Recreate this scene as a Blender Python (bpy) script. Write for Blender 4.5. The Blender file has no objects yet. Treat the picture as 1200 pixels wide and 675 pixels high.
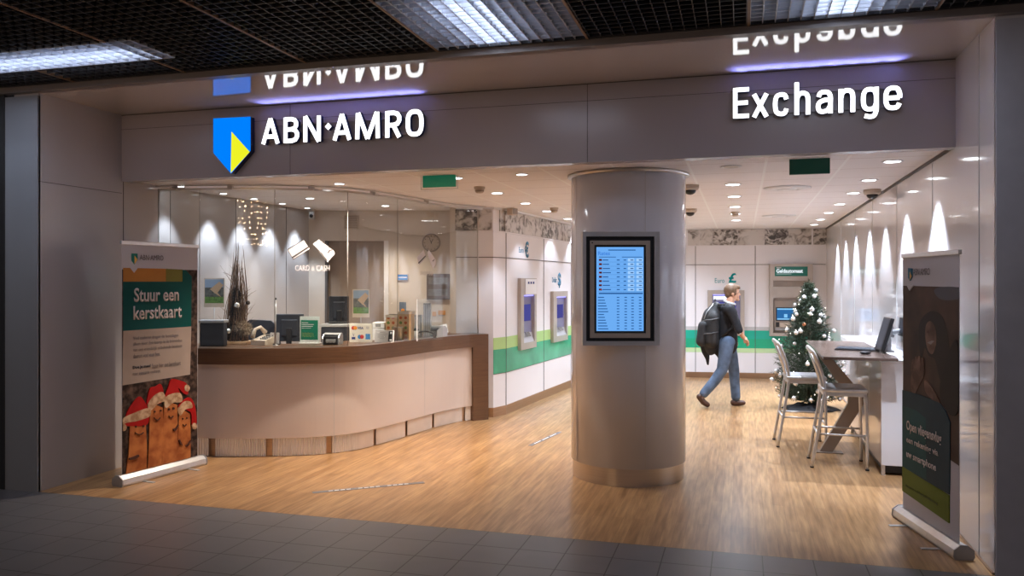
import bpy, bmesh, math, random
from mathutils import Vector, Matrix, noise
R = random.Random(7)
D = bpy.data; SC = bpy.context.scene; COL = SC.collection

# ------------------------------------------------------------------ camera
F = 950.0; CX = 600.0; HOR = 331.0; EYE = 1.70
TH = math.atan((870.0-600.0)/F); SN = math.sin(TH); CS = math.cos(TH)
cam = D.cameras.new('camera'); camo = D.objects.new('camera', cam); COL.objects.link(camo)
camo.location = (0, 0, EYE); camo.rotation_euler = (math.pi/2, 0, TH)
cam.sensor_width = 36.0; cam.sensor_fit = 'HORIZONTAL'; cam.lens = 36.0*F/1200.0
cam.shift_y = -(337.5-HOR)/1200.0
cam.clip_start = 0.05; cam.clip_end = 200
SC.camera = camo

# ------------------------------------------------------------------ world and exposure
w = D.worlds.new('world'); SC.world = w; w.use_nodes = True
w.node_tree.nodes['Background'].inputs[0].default_value = (0.72, 0.72, 0.84, 1)
w.node_tree.nodes['Background'].inputs[1].default_value = 0.20
vs = SC.view_settings; vs.view_transform = 'Standard'; vs.look = 'None'; vs.gamma = 1.0
vs.use_curve_mapping = False; vs.exposure = 0.0

P_DOWN = 165.0      # ceiling downlights
P_WASH = 310.0      # wall washers
P_SIGN = 3.6; P_MALL = 5.5       # louvre lights outside
WARM = (1.0, 0.86, 0.72); NEUT = (0.74, 0.85, 1.0); COOL = (0.74, 0.84, 1.0)

# ------------------------------------------------------------------ measuring helpers
def Wd(u, d, v):
    r = (u-CX)/F*d
    return Vector((r*CS-d*SN, r*SN+d*CS, EYE-(v-HOR)*d/F))
def fl(u, v, z=0.0):
    p = Wd(u, F*(EYE-z)/(v-HOR), v); p.z = z; return p
def onY(u, v, Y): return Wd(u, Y/((u-CX)/F*SN+CS), v)
def onX(u, v, X): return Wd(u, X/((u-CX)/F*CS-SN), v)
def online(u, v, A, B):
    """where the sight line meets the upright plane through A and B: (distance along from A, height)"""
    a = (u-CX)/F; dx, dy = a*CS-SN, a*SN+CS
    ex, ey = B[0]-A[0], B[1]-A[1]; L = math.hypot(ex, ey); ex /= L; ey /= L
    det = dx*(-ey)+dy*ex
    t = (A[0]*(-ey)+A[1]*ex)/det
    px, py = t*dx, t*dy
    return ((px-A[0])*ex+(py-A[1])*ey, EYE-(v-HOR)*t/F)

# ------------------------------------------------------------------ materials
def M(name, col, rough=0.5, metal=0.0, spec=0.5, emit=None, es=1.0, coat=0.0, vary=0.0, vscale=8.0, stretch=(1,1,1), bump=0.0, alpha=None):
    m = D.materials.new(name); m.use_nodes = True; nt = m.node_tree; b = nt.nodes['Principled BSDF']
    b.inputs['Base Color'].default_value = (*col, 1); b.inputs['Roughness'].default_value = rough
    b.inputs['Metallic'].default_value = metal; b.inputs['Specular IOR Level'].default_value = spec
    b.inputs['Coat Weight'].default_value = coat; b.inputs['Coat Roughness'].default_value = 0.05
    if emit:
        b.inputs['Emission Color'].default_value = (*emit, 1); b.inputs['Emission Strength'].default_value = es
    if vary or bump:
        tc = nt.nodes.new('ShaderNodeTexCoord'); mp = nt.nodes.new('ShaderNodeMapping'); mp.inputs['Scale'].default_value = stretch
        n = nt.nodes.new('ShaderNodeTexNoise'); n.inputs['Scale'].default_value = vscale; n.inputs['Detail'].default_value = 5
        nt.links.new(tc.outputs['Object'], mp.inputs['Vector']); nt.links.new(mp.outputs[0], n.inputs['Vector'])
        if vary:
            r = nt.nodes.new('ShaderNodeValToRGB')
            r.color_ramp.elements[0].position = 0.3; r.color_ramp.elements[1].position = 0.7
            r.color_ramp.elements[0].color = (*[c*(1-vary) for c in col], 1)
            r.color_ramp.elements[1].color = (*[min(1, c*(1+vary)) for c in col], 1)
            nt.links.new(n.outputs[0], r.inputs[0]); nt.links.new(r.outputs[0], b.inputs['Base Color'])
        if bump:
            bp = nt.nodes.new('ShaderNodeBump'); bp.inputs['Strength'].default_value = bump; bp.inputs['Distance'].default_value = 0.004
            nt.links.new(n.outputs[0], bp.inputs['Height']); nt.links.new(bp.outputs[0], b.inputs['Normal'])
    return m
def math_node(nt, op, a, b=None, c=None):
    n = nt.nodes.new('ShaderNodeMath'); n.operation = op
    for i, x in enumerate((a, b, c)):
        if x is None: continue
        if isinstance(x, (int, float)): n.inputs[i].default_value = x
        else: nt.links.new(x, n.inputs[i])
    return n.outputs[0]
def mix_col(nt, f, a, b):
    n = nt.nodes.new('ShaderNodeMix'); n.data_type = 'RGBA'
    if isinstance(f, (int, float)): n.inputs['Factor'].default_value = f
    else: nt.links.new(f, n.inputs['Factor'])
    for k, x in (('A', a), ('B', b)):
        s = [i for i in n.inputs if i.name == k and i.type == 'RGBA'][0]
        if isinstance(x, tuple): s.default_value = (*x, 1)
        else: nt.links.new(x, s)
    return [o for o in n.outputs if o.type == 'RGBA'][0]
def pos_nodes(nt):
    g = nt.nodes.new('ShaderNodeNewGeometry'); s = nt.nodes.new('ShaderNodeSeparateXYZ'); nt.links.new(g.outputs['Position'], s.inputs[0])
    return g, s
def line_mask(nt, x, origin, step, width):
    f = math_node(nt, 'FRACT', math_node(nt, 'DIVIDE', math_node(nt, 'SUBTRACT', x, origin-width/2), step))
    return math_node(nt, 'LESS_THAN', f, width/step)

def wood_floor():
    m = M('wood_floor', (0.4, 0.2, 0.1), 0.30, spec=0.42); nt = m.node_tree; b = nt.nodes['Principled BSDF']; g, s = pos_nodes(nt)
    br = nt.nodes.new('ShaderNodeTexBrick'); mp = nt.nodes.new('ShaderNodeMapping'); mp.inputs['Rotation'].default_value = (0, 0, math.pi/2)
    nt.links.new(g.outputs['Position'], mp.inputs[0]); nt.links.new(mp.outputs[0], br.inputs['Vector'])
    br.inputs['Scale'].default_value = 1.0; br.inputs['Brick Width'].default_value = 1.3; br.inputs['Row Height'].default_value = 0.075
    br.inputs['Mortar Size'].default_value = 0.0008; br.inputs['Color1'].default_value = (0.475, 0.285, 0.135, 1)
    br.inputs['Color2'].default_value = (0.37, 0.208, 0.095, 1); br.inputs['Mortar'].default_value = (0.20, 0.10, 0.05, 1)
    mp2 = nt.nodes.new('ShaderNodeMapping'); mp2.inputs['Scale'].default_value = (26, 1.8, 1); nt.links.new(g.outputs['Position'], mp2.inputs[0])
    n = nt.nodes.new('ShaderNodeTexNoise'); n.inputs['Scale'].default_value = 1.4; n.inputs['Detail'].default_value = 6; nt.links.new(mp2.outputs[0], n.inputs[0])
    r = nt.nodes.new('ShaderNodeValToRGB'); r.color_ramp.elements[0].position = 0.32; r.color_ramp.elements[1].position = 0.7
    r.color_ramp.elements[0].color = (0.62, 0.56, 0.5, 1); r.color_ramp.elements[1].color = (1.12, 1.1, 1.08, 1); nt.links.new(n.outputs[0], r.inputs[0])
    mm = nt.nodes.new('ShaderNodeMix'); mm.data_type = 'RGBA'; mm.blend_type = 'MULTIPLY'; mm.inputs['Factor'].default_value = 1.0
    ii = [i for i in mm.inputs if i.type == 'RGBA']; nt.links.new(br.outputs[0], ii[0]); nt.links.new(r.outputs[0], ii[1])
    nt.links.new([o for o in mm.outputs if o.type == 'RGBA'][0], b.inputs['Base Color'])
    return m
def tile_floor():
    m = M('grey_floor_tiles', (0.3, 0.28, 0.28), 0.33, spec=0.4); nt = m.node_tree; b = nt.nodes['Principled BSDF']; g, s = pos_nodes(nt)
    lx = line_mask(nt, s.outputs[0], -0.179, 0.297, 0.007); ly = line_mask(nt, s.outputs[1], 5.28, 0.297, 0.008)
    ln = math_node(nt, 'MAXIMUM', lx, ly)
    n = nt.nodes.new('ShaderNodeTexNoise'); n.inputs['Scale'].default_value = 3; n.inputs['Detail'].default_value = 8; nt.links.new(g.outputs['Position'], n.inputs[0])
    base = mix_col(nt, n.outputs[0], (0.115, 0.11, 0.113), (0.165, 0.155, 0.158))
    nt.links.new(mix_col(nt, ln, base, (0.022, 0.016, 0.016)), b.inputs['Base Color']); return m
def ceiling_tiles():
    m = M('ceiling_tiles', (0.8, 0.8, 0.8), 0.75, spec=0.2); nt = m.node_tree; b = nt.nodes['Principled BSDF']; g, s = pos_nodes(nt)
    lx = line_mask(nt, s.outputs[0], 0.78, 0.6, 0.022); ly = line_mask(nt, s.outputs[1], 0.1, 0.6, 0.007)
    c = mix_col(nt, ly, (0.86, 0.83, 0.84), (0.40, 0.32, 0.26)); c = mix_col(nt, lx, c, (0.92, 0.92, 0.92))
    nt.links.new(c, b.inputs['Base Color']); return m
def photo_bw(name, seed, sc=5.0, tone=0.5):
    m = M(name, (0.5, 0.5, 0.5), 0.4); nt = m.node_tree; b = nt.nodes['Principled BSDF']; g, s = pos_nodes(nt)
    mp = nt.nodes.new('ShaderNodeMapping'); mp.inputs['Location'].default_value = (seed*3.7, seed, seed*1.3); mp.inputs['Scale'].default_value = (1.6, 1.6, 1.9)
    nt.links.new(g.outputs['Position'], mp.inputs[0])
    n = nt.nodes.new('ShaderNodeTexNoise'); n.inputs['Scale'].default_value = sc; n.inputs['Detail'].default_value = 7; n.inputs['Distortion'].default_value = 0.8
    nt.links.new(mp.outputs[0], n.inputs[0]); r = nt.nodes.new('ShaderNodeValToRGB'); nt.links.new(n.outputs[0], r.inputs[0])
    e = r.color_ramp.elements; tone -= 0.035; e[0].position = tone-0.13; e[0].color = (0.05, 0.042, 0.036, 1); e[1].position = tone+0.13; e[1].color = (0.62, 0.58, 0.55, 1)
    x = e.new(tone-0.02); x.color = (0.24, 0.21, 0.19, 1); x = e.new(tone+0.03); x.color = (0.45, 0.41, 0.38, 1)
    nt.links.new(r.outputs[0], b.inputs['Base Color']); return m
def glass_mat():
    m = D.materials.new('clear_glass'); m.use_nodes = True; nt = m.node_tree; nt.nodes.clear()
    o = nt.nodes.new('ShaderNodeOutputMaterial'); t = nt.nodes.new('ShaderNodeBsdfTransparent'); t.inputs[0].default_value = (0.93, 0.95, 0.94, 1)
    gl = nt.nodes.new('ShaderNodeBsdfGlossy'); gl.inputs['Roughness'].default_value = 0.01; fr = nt.nodes.new('ShaderNodeLayerWeight'); fr.inputs[0].default_value = 0.5; fv = math_node(nt, 'MULTIPLY_ADD', math_node(nt, 'POWER', fr.outputs['Facing'], 4.0), 0.9, 0.035)
    mx = nt.nodes.new('ShaderNodeMixShader'); nt.links.new(fv, mx.inputs[0]); nt.links.new(t.outputs[0], mx.inputs[1]); nt.links.new(gl.outputs[0], mx.inputs[2])
    nt.links.new(mx.outputs[0], o.inputs[0]); return m
def emit_mat(name, col, s):
    m = D.materials.new(name); m.use_nodes = True; nt = m.node_tree; nt.nodes.clear()
    o = nt.nodes.new('ShaderNodeOutputMaterial'); e = nt.nodes.new('ShaderNodeEmission'); e.inputs[0].default_value = (*col, 1); e.inputs[1].default_value = s
    nt.links.new(e.outputs[0], o.inputs[0]); return m
def wood_mat(name, c1, c2, stretch=(1.2, 1.2, 22), rough=0.35):
    m = M(name, c1, rough, spec=0.4); nt = m.node_tree; b = nt.nodes['Principled BSDF']; tc = nt.nodes.new('ShaderNodeTexCoord')
    mp = nt.nodes.new('ShaderNodeMapping'); mp.inputs['Scale'].default_value = stretch; nt.links.new(tc.outputs['Object'], mp.inputs[0])
    n = nt.nodes.new('ShaderNodeTexNoise'); n.inputs['Scale'].default_value = 2.2; n.inputs['Detail'].default_value = 7; n.inputs['Distortion'].default_value = 1.2
    nt.links.new(mp.outputs[0], n.inputs[0]); nt.links.new(mix_col(nt, n.outputs[0], c1, c2), b.inputs['Base Color']); return m

m_wood = wood_floor(); m_tile = tile_floor(); m_ceil = ceiling_tiles(); m_glass = glass_mat()
m_white = M('white_wall_panel', (0.80, 0.77, 0.78), 0.28, spec=0.5, vary=0.015, vscale=2)
m_gloss = M('white_gloss_panel', (0.72, 0.69, 0.70), 0.10, spec=0.6, coat=0.3, vary=0.015, vscale=1.5)
m_fascia = M('grey_gloss_fascia', (0.47, 0.42, 0.435), 0.22, spec=0.45, vary=0.02, vscale=1.5)
m_soffit = M('gloss_soffit_panel', (0.74, 0.66, 0.62), 0.07, spec=0.9, coat=0.9, vary=0.015, vscale=1.5)
m_pillar = M('blue_grey_pillar', (0.26, 0.275, 0.30), 0.35, vary=0.05, vscale=1.0)
m_dark = M('near_black_wall', (0.02, 0.02, 0.022), 0.6, vary=0.1)
m_cream = M('cream_painted_wall', (0.66, 0.57, 0.49), 0.5, vary=0.02, vscale=2)
m_doorb = M('brown_door_veneer', (0.30, 0.22, 0.165), 0.45, vary=0.06, vscale=3, stretch=(6, 6, 1))
m_seam = M('dark_panel_joint', (0.10, 0.085, 0.08), 0.6, vary=0.05)
m_steel = M('brushed_steel', (0.55, 0.52, 0.50), 0.28, metal=1.0, vary=0.06, vscale=3, stretch=(1, 1, 60))
m_bronze = M('brushed_bronze_steel', (0.50, 0.36, 0.26), 0.28, metal=1.0, vary=0.08, vscale=3, stretch=(1, 1, 60))
m_alu = M('satin_aluminium', (0.66, 0.65, 0.65), 0.36, metal=0.85, vary=0.05, vscale=20)
m_silver = M('silver_plastic', (0.52, 0.52, 0.54), 0.35, metal=0.4, vary=0.03, vscale=12)
m_frame = M('beige_metal_frame', (0.47, 0.41, 0.36), 0.38, metal=0.3, vary=0.04, vscale=6)
m_frame2 = M('brown_grey_metal', (0.32, 0.26, 0.22), 0.4, metal=0.3, vary=0.05, vscale=6)
m_blackp = M('black_plastic', (0.013, 0.013, 0.016), 0.4, vary=0.15, vscale=20)
m_charc = M('charcoal_panel', (0.028, 0.032, 0.045), 0.5, vary=0.12, vscale=6)
m_greyp = M('grey_plastic', (0.30, 0.29, 0.29), 0.45, vary=0.05, vscale=9)
m_whitep = M('white_plastic', (0.80, 0.80, 0.82), 0.35, vary=0.02, vscale=9)
m_paper = M('white_paper', (0.85, 0.85, 0.87), 0.7, vary=0.015, vscale=9)
m_beigep = M('beige_plastic', (0.55, 0.45, 0.36), 0.5, vary=0.04, vscale=9)
m_ltgreen = M('light_green_stripe', (0.42, 0.60, 0.22), 0.3, vary=0.03, vscale=3)
m_dkgreen = M('green_stripe', (0.02, 0.40, 0.22), 0.25, vary=0.08, vscale=3)
m_teal = M('teal_stripe', (0.02, 0.42, 0.30), 0.25, vary=0.05, vscale=3)
m_greys = M('pale_grey_stripe', (0.50, 0.50, 0.50), 0.3, vary=0.02)
m_ctop = wood_mat('walnut_counter_wood', (0.075, 0.036, 0.02), (0.20, 0.105, 0.055), (1.3, 1.3, 24))
m_cream2 = M('counter_front_panel', (0.72, 0.62, 0.57), 0.22, spec=0.5, vary=0.015, vscale=2)
m_sign = emit_mat('lit_white_sign_face', (0.97, 0.98, 1.0), 2.2)
m_halo = emit_mat('blue_side_glow', (0.22, 0.30, 1.0), 3.2)
m_sblue = emit_mat('lit_blue_sign_face', (0.0, 0.22, 1.0), 1.0)
m_syel = emit_mat('lit_yellow_sign_face', (0.82, 0.85, 0.02), 1.05)
m_lamp = emit_mat('lamp_disc', (0.95, 0.96, 1.0), 14)
m_lampdim = M('unlit_lamp_disc', (0.62, 0.58, 0.52), 0.4, vary=0.02)
m_tube = emit_mat('fluorescent_tube', (0.72, 0.82, 1.0), 17)
m_grid = M('black_ceiling_grid', (0.04, 0.04, 0.045), 0.4, metal=0.2, vary=0.08)
m_louv = M('silver_louvre', (0.50, 0.52, 0.58), 0.35, metal=0.5, vary=0.03)
m_seamb = M('brown_grid_joint', (0.26, 0.16, 0.10), 0.5, vary=0.08)
m_exit = M('green_sign_film', (0.0, 0.16, 0.085), 0.35, emit=(0.0, 0.42, 0.22), es=0.16, vary=0.05)
m_exitd = M('dark_green_sign_film', (0.0, 0.045, 0.028), 0.35, emit=(0.0, 0.12, 0.07), es=0.06, vary=0.05)
m_acryl = glass_mat(); m_acryl.name = 'clear_acrylic'

# ------------------------------------------------------------------ mesh builder
class MB:
    def __init__(self): self.bm = bmesh.new()
    def box(self, x0, x1, y0, y1, z0, z1, mt=None):
        vs = [self.bm.verts.new((x, y, z)) for x in (x0, x1) for y in (y0, y1) for z in (z0, z1)]
        if mt is not None:
            for v in vs: v.co = mt @ v.co
        for f in ((0, 1, 3, 2), (4, 6, 7, 5), (0, 4, 5, 1), (2, 3, 7, 6), (0, 2, 6, 4), (1, 5, 7, 3)):
            self.bm.faces.new([vs[i] for i in f])
        return self
    def rbox(self, x0, x1, y0, y1, z0, z1, r=0.01, seg=2, mt=None):
        t = bmesh.new(); q = MB.__new__(MB); q.bm = t; q.box(x0, x1, y0, y1, z0, z1)
        bmesh.ops.recalc_face_normals(t, faces=t.faces)
        bmesh.ops.bevel(t, geom=list(t.edges), offset=r, segments=seg, affect='EDGES', profile=0.5)
        return self.join(t, mt)
    def join(self, t, mt=None):
        mp = {}
        for v in t.verts: mp[v] = self.bm.verts.new(mt @ v.co if mt is not None else v.co)
        for f in t.faces:
            try: nf = self.bm.faces.new([mp[v] for v in f.verts]); nf.smooth = f.smooth
            except ValueError: pass
        t.free(); return self
    def prism(self, pts, a0, a1, axis='z', mt=None):
        """closed outline extruded from a0 to a1: axis 'z' outline is (x,y), axis 'y' outline is (x,z), axis 'x' outline is (y,z)"""
        def mk(p, a):
            if axis == 'z': return Vector((p[0], p[1], a))
            if axis == 'y': return Vector((p[0], a, p[1]))
            return Vector((a, p[0], p[1]))
        r0 = [mk(p, a0) for p in pts]; r1 = [mk(p, a1) for p in pts]
        if mt is not None: r0 = [mt @ v for v in r0]; r1 = [mt @ v for v in r1]
        r0 = [self.bm.verts.new(v) for v in r0]; r1 = [self.bm.verts.new(v) for v in r1]; n = len(pts)
        self.bm.faces.new(r0); self.bm.faces.new(r1[::-1])
        for i in range(n): self.bm.faces.new((r0[i], r1[i], r1[(i+1) % n], r0[(i+1) % n]))
        return self
    def tube(self, path, r, n=10, closed=False, cap=True, flat=1.0):
        path = [Vector(p) for p in path]; k = len(path); rr = r if isinstance(r, (list, tuple)) else [r]*k
        rings = []; prev = None
        for i, p in enumerate(path):
            if closed: t = path[(i+1) % k]-path[i-1]
            else: t = path[min(i+1, k-1)]-path[max(i-1, 0)]
            if t.length < 1e-9: t = Vector((0, 0, 1))
            t.normalize()
            if prev is None: up = Vector((0, 0, 1)) if abs(t.z) < 0.9 else Vector((0, 1, 0)); a = t.cross(up).normalized()
            else: a = (prev-t*prev.dot(t)).normalized()
            prev = a; b = t.cross(a)
            rings.append([self.bm.verts.new(p+a*math.cos(2*math.pi*j/n)*rr[i]+b*math.sin(2*math.pi*j/n)*rr[i]*flat) for j in range(n)])
        for i in range(k if closed else k-1):
            A, B_ = rings[i], rings[(i+1) % k]
            for j in range(n):
                f = self.bm.faces.new((A[j], A[(j+1) % n], B_[(j+1) % n], B_[j])); f.smooth = True
        if cap and not closed: self.bm.faces.new(rings[0][::-1]); self.bm.faces.new(rings[-1])
        return self
    def lathe(self, prof, c=(0, 0, 0), n=32, a0=0.0, a1=2*math.pi, mt=None, smooth=True):
        full = abs(a1-a0-2*math.pi) < 1e-6; m = n if full else n+1; rings = []
        for (r, z) in prof:
            ring = []
            for j in range(m):
                a = a0+(a1-a0)*j/n; v = Vector((c[0]+r*math.cos(a), c[1]+r*math.sin(a), c[2]+z))
                ring.append(self.bm.verts.new(mt @ v if mt is not None else v))
            rings.append(ring)
        for i in range(len(prof)-1):
            for j in range(n):
                k = (j+1) % m
                try: f = self.bm.faces.new((rings[i][j], rings[i][k], rings[i+1][k], rings[i+1][j])); f.smooth = smooth
                except ValueError: pass
        return self
    def ball(self, c, r, sc=(1, 1, 1), n=12, mt=None):
        prof = [(max(1e-4, r*math.sin(math.pi*i/n)), -r*math.cos(math.pi*i/n)) for i in range(n+1)]
        s = Matrix.Translation(Vector(c)) @ (mt if mt is not None else Matrix.Identity(4)) @ Matrix.Diagonal((*sc, 1))
        return self.lathe(prof, n=max(8, int(n*1.4)), mt=s)
    def cone(self, p0, p1, r0, r1, n=12): return self.tube([p0, p1], [r0, r1], n)
    def limb(self, pts):
        """overlapping tapered capsules, later fused into one skin"""
        for (p, r) in pts: self.ball(p, r, n=10)
        for (p, r), (q, s) in zip(pts, pts[1:]):
            if (Vector(p)-Vector(q)).length > 1e-4: self.tube([p, q], [r, s], 14)
        return self
    def text(self, s, x0, z0, x1=None, z1=None, y=0.0, th=0.001, bold=0.0, align='L', h=None):
        """lettering in the x-z plane facing -y; fitted to the rectangle, or to height h"""
        c = D.curves.new('lettering', 'FONT'); c.body = s; c.size = 1.0; c.offset = bold; c.resolution_u = 3; c.extrude = 0.0
        o = D.objects.new('lettering', c); COL.objects.link(o); dg = bpy.context.evaluated_depsgraph_get(); dg.update()
        me = D.meshes.new_from_object(o.evaluated_get(dg)); D.objects.remove(o); D.curves.remove(c)
        t = bmesh.new(); t.from_mesh(me); D.meshes.remove(me)
        if not t.verts: t.free(); return self
        xs = [v.co.x for v in t.verts]; ys = [v.co.y for v in t.verts]; ax, bx, ay, by = min(xs), max(xs), min(ys), max(ys)
        if h: sy = h/0.72; sx = (x1-x0)/(bx-ax) if x1 is not None else sy; ay = 0
        else: sx = (x1-x0)/(bx-ax); sy = (z1-z0)/(by-ay)
        for v in t.verts: v.co = Vector((x0+(v.co.x-ax)*sx, y, z0+(v.co.y-ay)*sy))
        if th:
            bmesh.ops.remove_doubles(t, verts=t.verts, dist=1e-6)
            r = bmesh.ops.extrude_face_region(t, geom=list(t.faces))
            for g in r['geom']:
                if isinstance(g, bmesh.types.BMVert): g.co.y -= th
        return self.join(t)
    def done(self, name, mat, parent=None, loc=None, rz=None, smooth=False, keep=False):
        if not keep: bmesh.ops.recalc_face_normals(self.bm, faces=self.bm.faces)
        me = D.meshes.new(name); self.bm.to_mesh(me); self.bm.free()
        if smooth:
            for p in me.polygons: p.use_smooth = True
        me.materials.append(mat); o = D.objects.new(name, me); COL.objects.link(o)
        if parent is not None: o.parent = parent
        if loc is not None: o.location = loc
        if rz is not None: o.rotation_euler = (0, 0, rz)
        return o
def tag(o, label, cat, group=None):
    o['label'] = label; o['category'] = cat
    if group: o['group'] = group
    return o
def thing(name, label, cat, loc=(0, 0, 0), rz=0.0, group=None):
    o = D.objects.new(name, None); o.empty_display_size = 0.1; COL.objects.link(o); o.location = loc; o.rotation_euler = (0, 0, rz)
    return tag(o, label, cat, group)
def struct(o): o['kind'] = 'structure'; return o
def plabel(o, s): o['label'] = s; return o
def copy_tree(o, parent=None):
    c = o.copy(); COL.objects.link(c)
    if parent is not None: c.parent = parent
    for ch in list(o.children): copy_tree(ch, c)
    return c
def fuse(o, vox=0.012, it=2):
    """fuses overlapping limbs into one continuous skin"""
    m = o.modifiers.new('r', 'REMESH'); m.mode = 'VOXEL'; m.voxel_size = vox
    s = o.modifiers.new('s', 'SMOOTH'); s.factor = 0.5; s.iterations = it
    dg = bpy.context.evaluated_depsgraph_get(); dg.update(); me = D.meshes.new_from_object(o.evaluated_get(dg))
    o.modifiers.clear(); old = o.data; mat = old.materials[0]; o.data = me; me.materials.clear(); me.materials.append(mat); D.meshes.remove(old)
    for p in me.polygons: p.use_smooth = True
    return o
def spot(parent, loc, power, col, size, blend=0.5, aim=(0, 0, -1), rad=0.03, name='lamp_light'):
    l = D.lights.new(name, 'SPOT'); l.energy = power; l.color = col; l.spot_size = math.radians(size); l.spot_blend = blend; l.shadow_soft_size = rad
    o = D.objects.new(name, l); COL.objects.link(o); o.location = loc
    o.rotation_euler = Vector(aim).to_track_quat('-Z', 'Y').to_euler(); o.parent = parent; return o
def catmull(pts, n=6):
    out = []; P = [Vector(p) for p in pts]; P = [P[0]*2-P[1]]+P+[P[-1]*2-P[-2]]
    for i in range(1, len(P)-2):
        for k in range(n):
            t = k/n; a, b, c, d = P[i-1:i+3]
            out.append(0.5*((2*b)+(c-a)*t+(2*a-5*b+4*c-d)*t*t+(3*b-a-3*c+d)*t**3))
    return out+[P[-2]]
def offset(poly, d):
    """shift a 2-D polyline to its left by d"""
    out = []
    for i, p in enumerate(poly):
        t = (poly[min(i+1, len(poly)-1)]-poly[max(i-1, 0)]).normalized(); out.append(p+Vector((-t.y, t.x))*d)
    return out
def strip(mb, a, b, z0, z1):
    """closed band between two polylines"""
    return mb.prism([tuple(p) for p in a]+[tuple(p) for p in b[::-1]], z0, z1)

# ================================================================== THE SETTING
XL, XR = -5.5, 1.41; YF, YS = 5.28, 6.20; ZC = 2.65; ZS = 3.24
A0, A1, A2, A3, A4 = (-3.47, 9.63), (-3.02, 9.76), (-2.93, 10.02), (-2.68, 12.80), (-2.50, 14.72)   # cash machine partition
K0, K1 = (-2.60, 14.62), (1.41, 15.12)                                                                # back wall
struct(MB().box(XL-0.3, XR+0.3, YF, 16.5, -0.1, 0.0).done('floor', m_wood))
struct(MB().box(-14, 10, -8, YF, -0.1, 0.0).done('floor', m_tile))
struct(MB().box(XL-0.02, XR+0.05, YS+0.02, 16.5, ZC, ZC+0.08).done('ceiling', m_ceil))
sof = struct(MB().box(XL-0.07, XR+0.12, YF+0.02, YS+0.1, ZS, ZS+0.1).done('ceiling', m_soffit))
struct(MB().box(-14, 10, YF-0.06, YF+0.02, ZS, ZS+0.045).done('trim_1', M('grey_edge_trim', (0.24, 0.21, 0.2), 0.35, vary=0.04)))
struct(MB().box(-14, 10, -8, YF, 3.75, 3.85).done('ceiling', m_dark))
# fascia over the opening with its panel joints
fa = struct(MB().box(XL-0.05, XR+0.05, YS, YS+0.12, ZC-0.02, ZS).done('wall_front', m_fascia))
j = MB(); j.box(XL, XR, YS-0.002, YS, 3.105, 3.108)
for x in (-3.75, -1.155): j.box(x-0.002, x+0.002, YS-0.002, YS, ZC-0.02, ZS)
j.done('panel_joint', m_seam, fa)
MB().box(XL-0.05, XR, YS-0.003, YS, ZS-0.006, ZS).done('shadow_gap', m_seam, fa)
# left side: reveal, inner wall, outer pillar
wl = struct(MB().box(XL-0.25, XL, YF+0.004, 10.2, 0, ZS).done('wall_left', M('left_wall_gloss', (0.46, 0.42, 0.41), 0.16, spec=0.5, coat=0.2, vary=0.015, vscale=1.5)))
j = MB()
for y in (6.22, 6.86, 7.95, 9.0): j.box(XL, XL+0.003, y-0.003, y+0.003, 0, ZC)
j.box(XL, XL+0.003, YF+0.01, YS, 2.52, 2.524); j.done('panel_joint', m_seam, wl)
struct(MB().box(-5.83, XL+0.0, YF-0.01, YF+0.02, 0, ZS-0.02).done('wall_front_left', m_pillar))
struct(MB().box(-14, -5.83, YF-0.02, YF+0.1, 0, 3.75).done('wall_outer_left', m_dark))
# right wall and pillar
wr = struct(MB().box(XR, XR+0.2, YF+0.004, 15.4, 0, ZS).done('wall_right', m_gloss))
j = MB()
for y in (5.62, 6.9, 8.4, 9.9, 11.4, 12.9): j.box(XR-0.003, XR, y-0.002, y+0.002, 0, ZC if y > 6 else ZS)
j.done('panel_joint', m_greys, wr)
MB().box(XR-0.012, XR, YS+0.12, 15.1, ZC-0.022, ZC).done('shadow_gap', m_seam, wr)
struct(MB().box(XR, 10, YF-0.01, YF+0.02, 0, ZS-0.02).done('wall_front_right', M('dark_grey_pillar', (0.55, 0.53, 0.57), 0.4, vary=0.05)))
struct(MB().box(XR-0.014, XR, YF+0.02, 15.0, 0, 0.012).done('trim_2', m_bronze))

# partition with the cash machines
def poly_wall(pts, z0, z1, th=0.15):
    v = [Vector(p) for p in pts]; return strip(MB(), v, offset(v, th), z0, z1)
pts = [A0, A1, A2, A3, A4]
pw = struct(poly_wall(pts, 0.12, ZC).done('wall_partition', m_white))
def skin(pts, z0, z1, name, mat, parent, out=0.004):
    v = [Vector(p) for p in pts]; return strip(MB(), offset(v, -out), offset(v, 0.02), z0, z1).done(name, mat, parent)
skin([A1, A2, A3, A4], 0.85, 1.0, 'light_green_band', m_ltgreen, pw); skin([A1, A2, A3, A4], 0.545, 0.85, 'green_band', M('partition_green_band', (0.06, 0.36, 0.20), 0.25, vary=0.22, vscale=2.5), pw)
skin(pts, 2.012, 2.022, 'panel_joint', m_seam, pw); skin([A1, A2, A3, A4], 0.538, 0.545, 'panel_joint', m_seam, pw)
skin(pts, 2.335, 2.35, 'frieze_ledge', m_white, pw, 0.012); skin(pts, 2.625, ZC, 'cornice', m_whitep, pw, 0.03)
struct(poly_wall(pts, 0, 0.12, 0.12).done('baseboard_left', m_bronze))
def wall_frame(A, B):
    return Vector((A[0], A[1], 0)), math.atan2(B[1]-A[1], B[0]-A[0])
def on_wall(mb, name, mat, A, B, parent=None):
    o = mb.done(name, mat); loc, rz = wall_frame(A, B); o.location = loc; o.rotation_euler = (0, 0, rz)
    if parent is not None:
        o.parent = parent
    return o
j = MB()
for u in (637, 669): s, _ = online(u, 380, A2, A3); j.box(s-0.003, s+0.003, -0.007, 0, 0.12, 2.34)
on_wall(j, 'panel_joint', m_seam, A2, A3, pw)
j = MB().box(-0.003, 0.003, -0.007, 0, 0.12, 2.34); on_wall(j, 'panel_joint', m_seam, A2, A3, pw)
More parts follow.
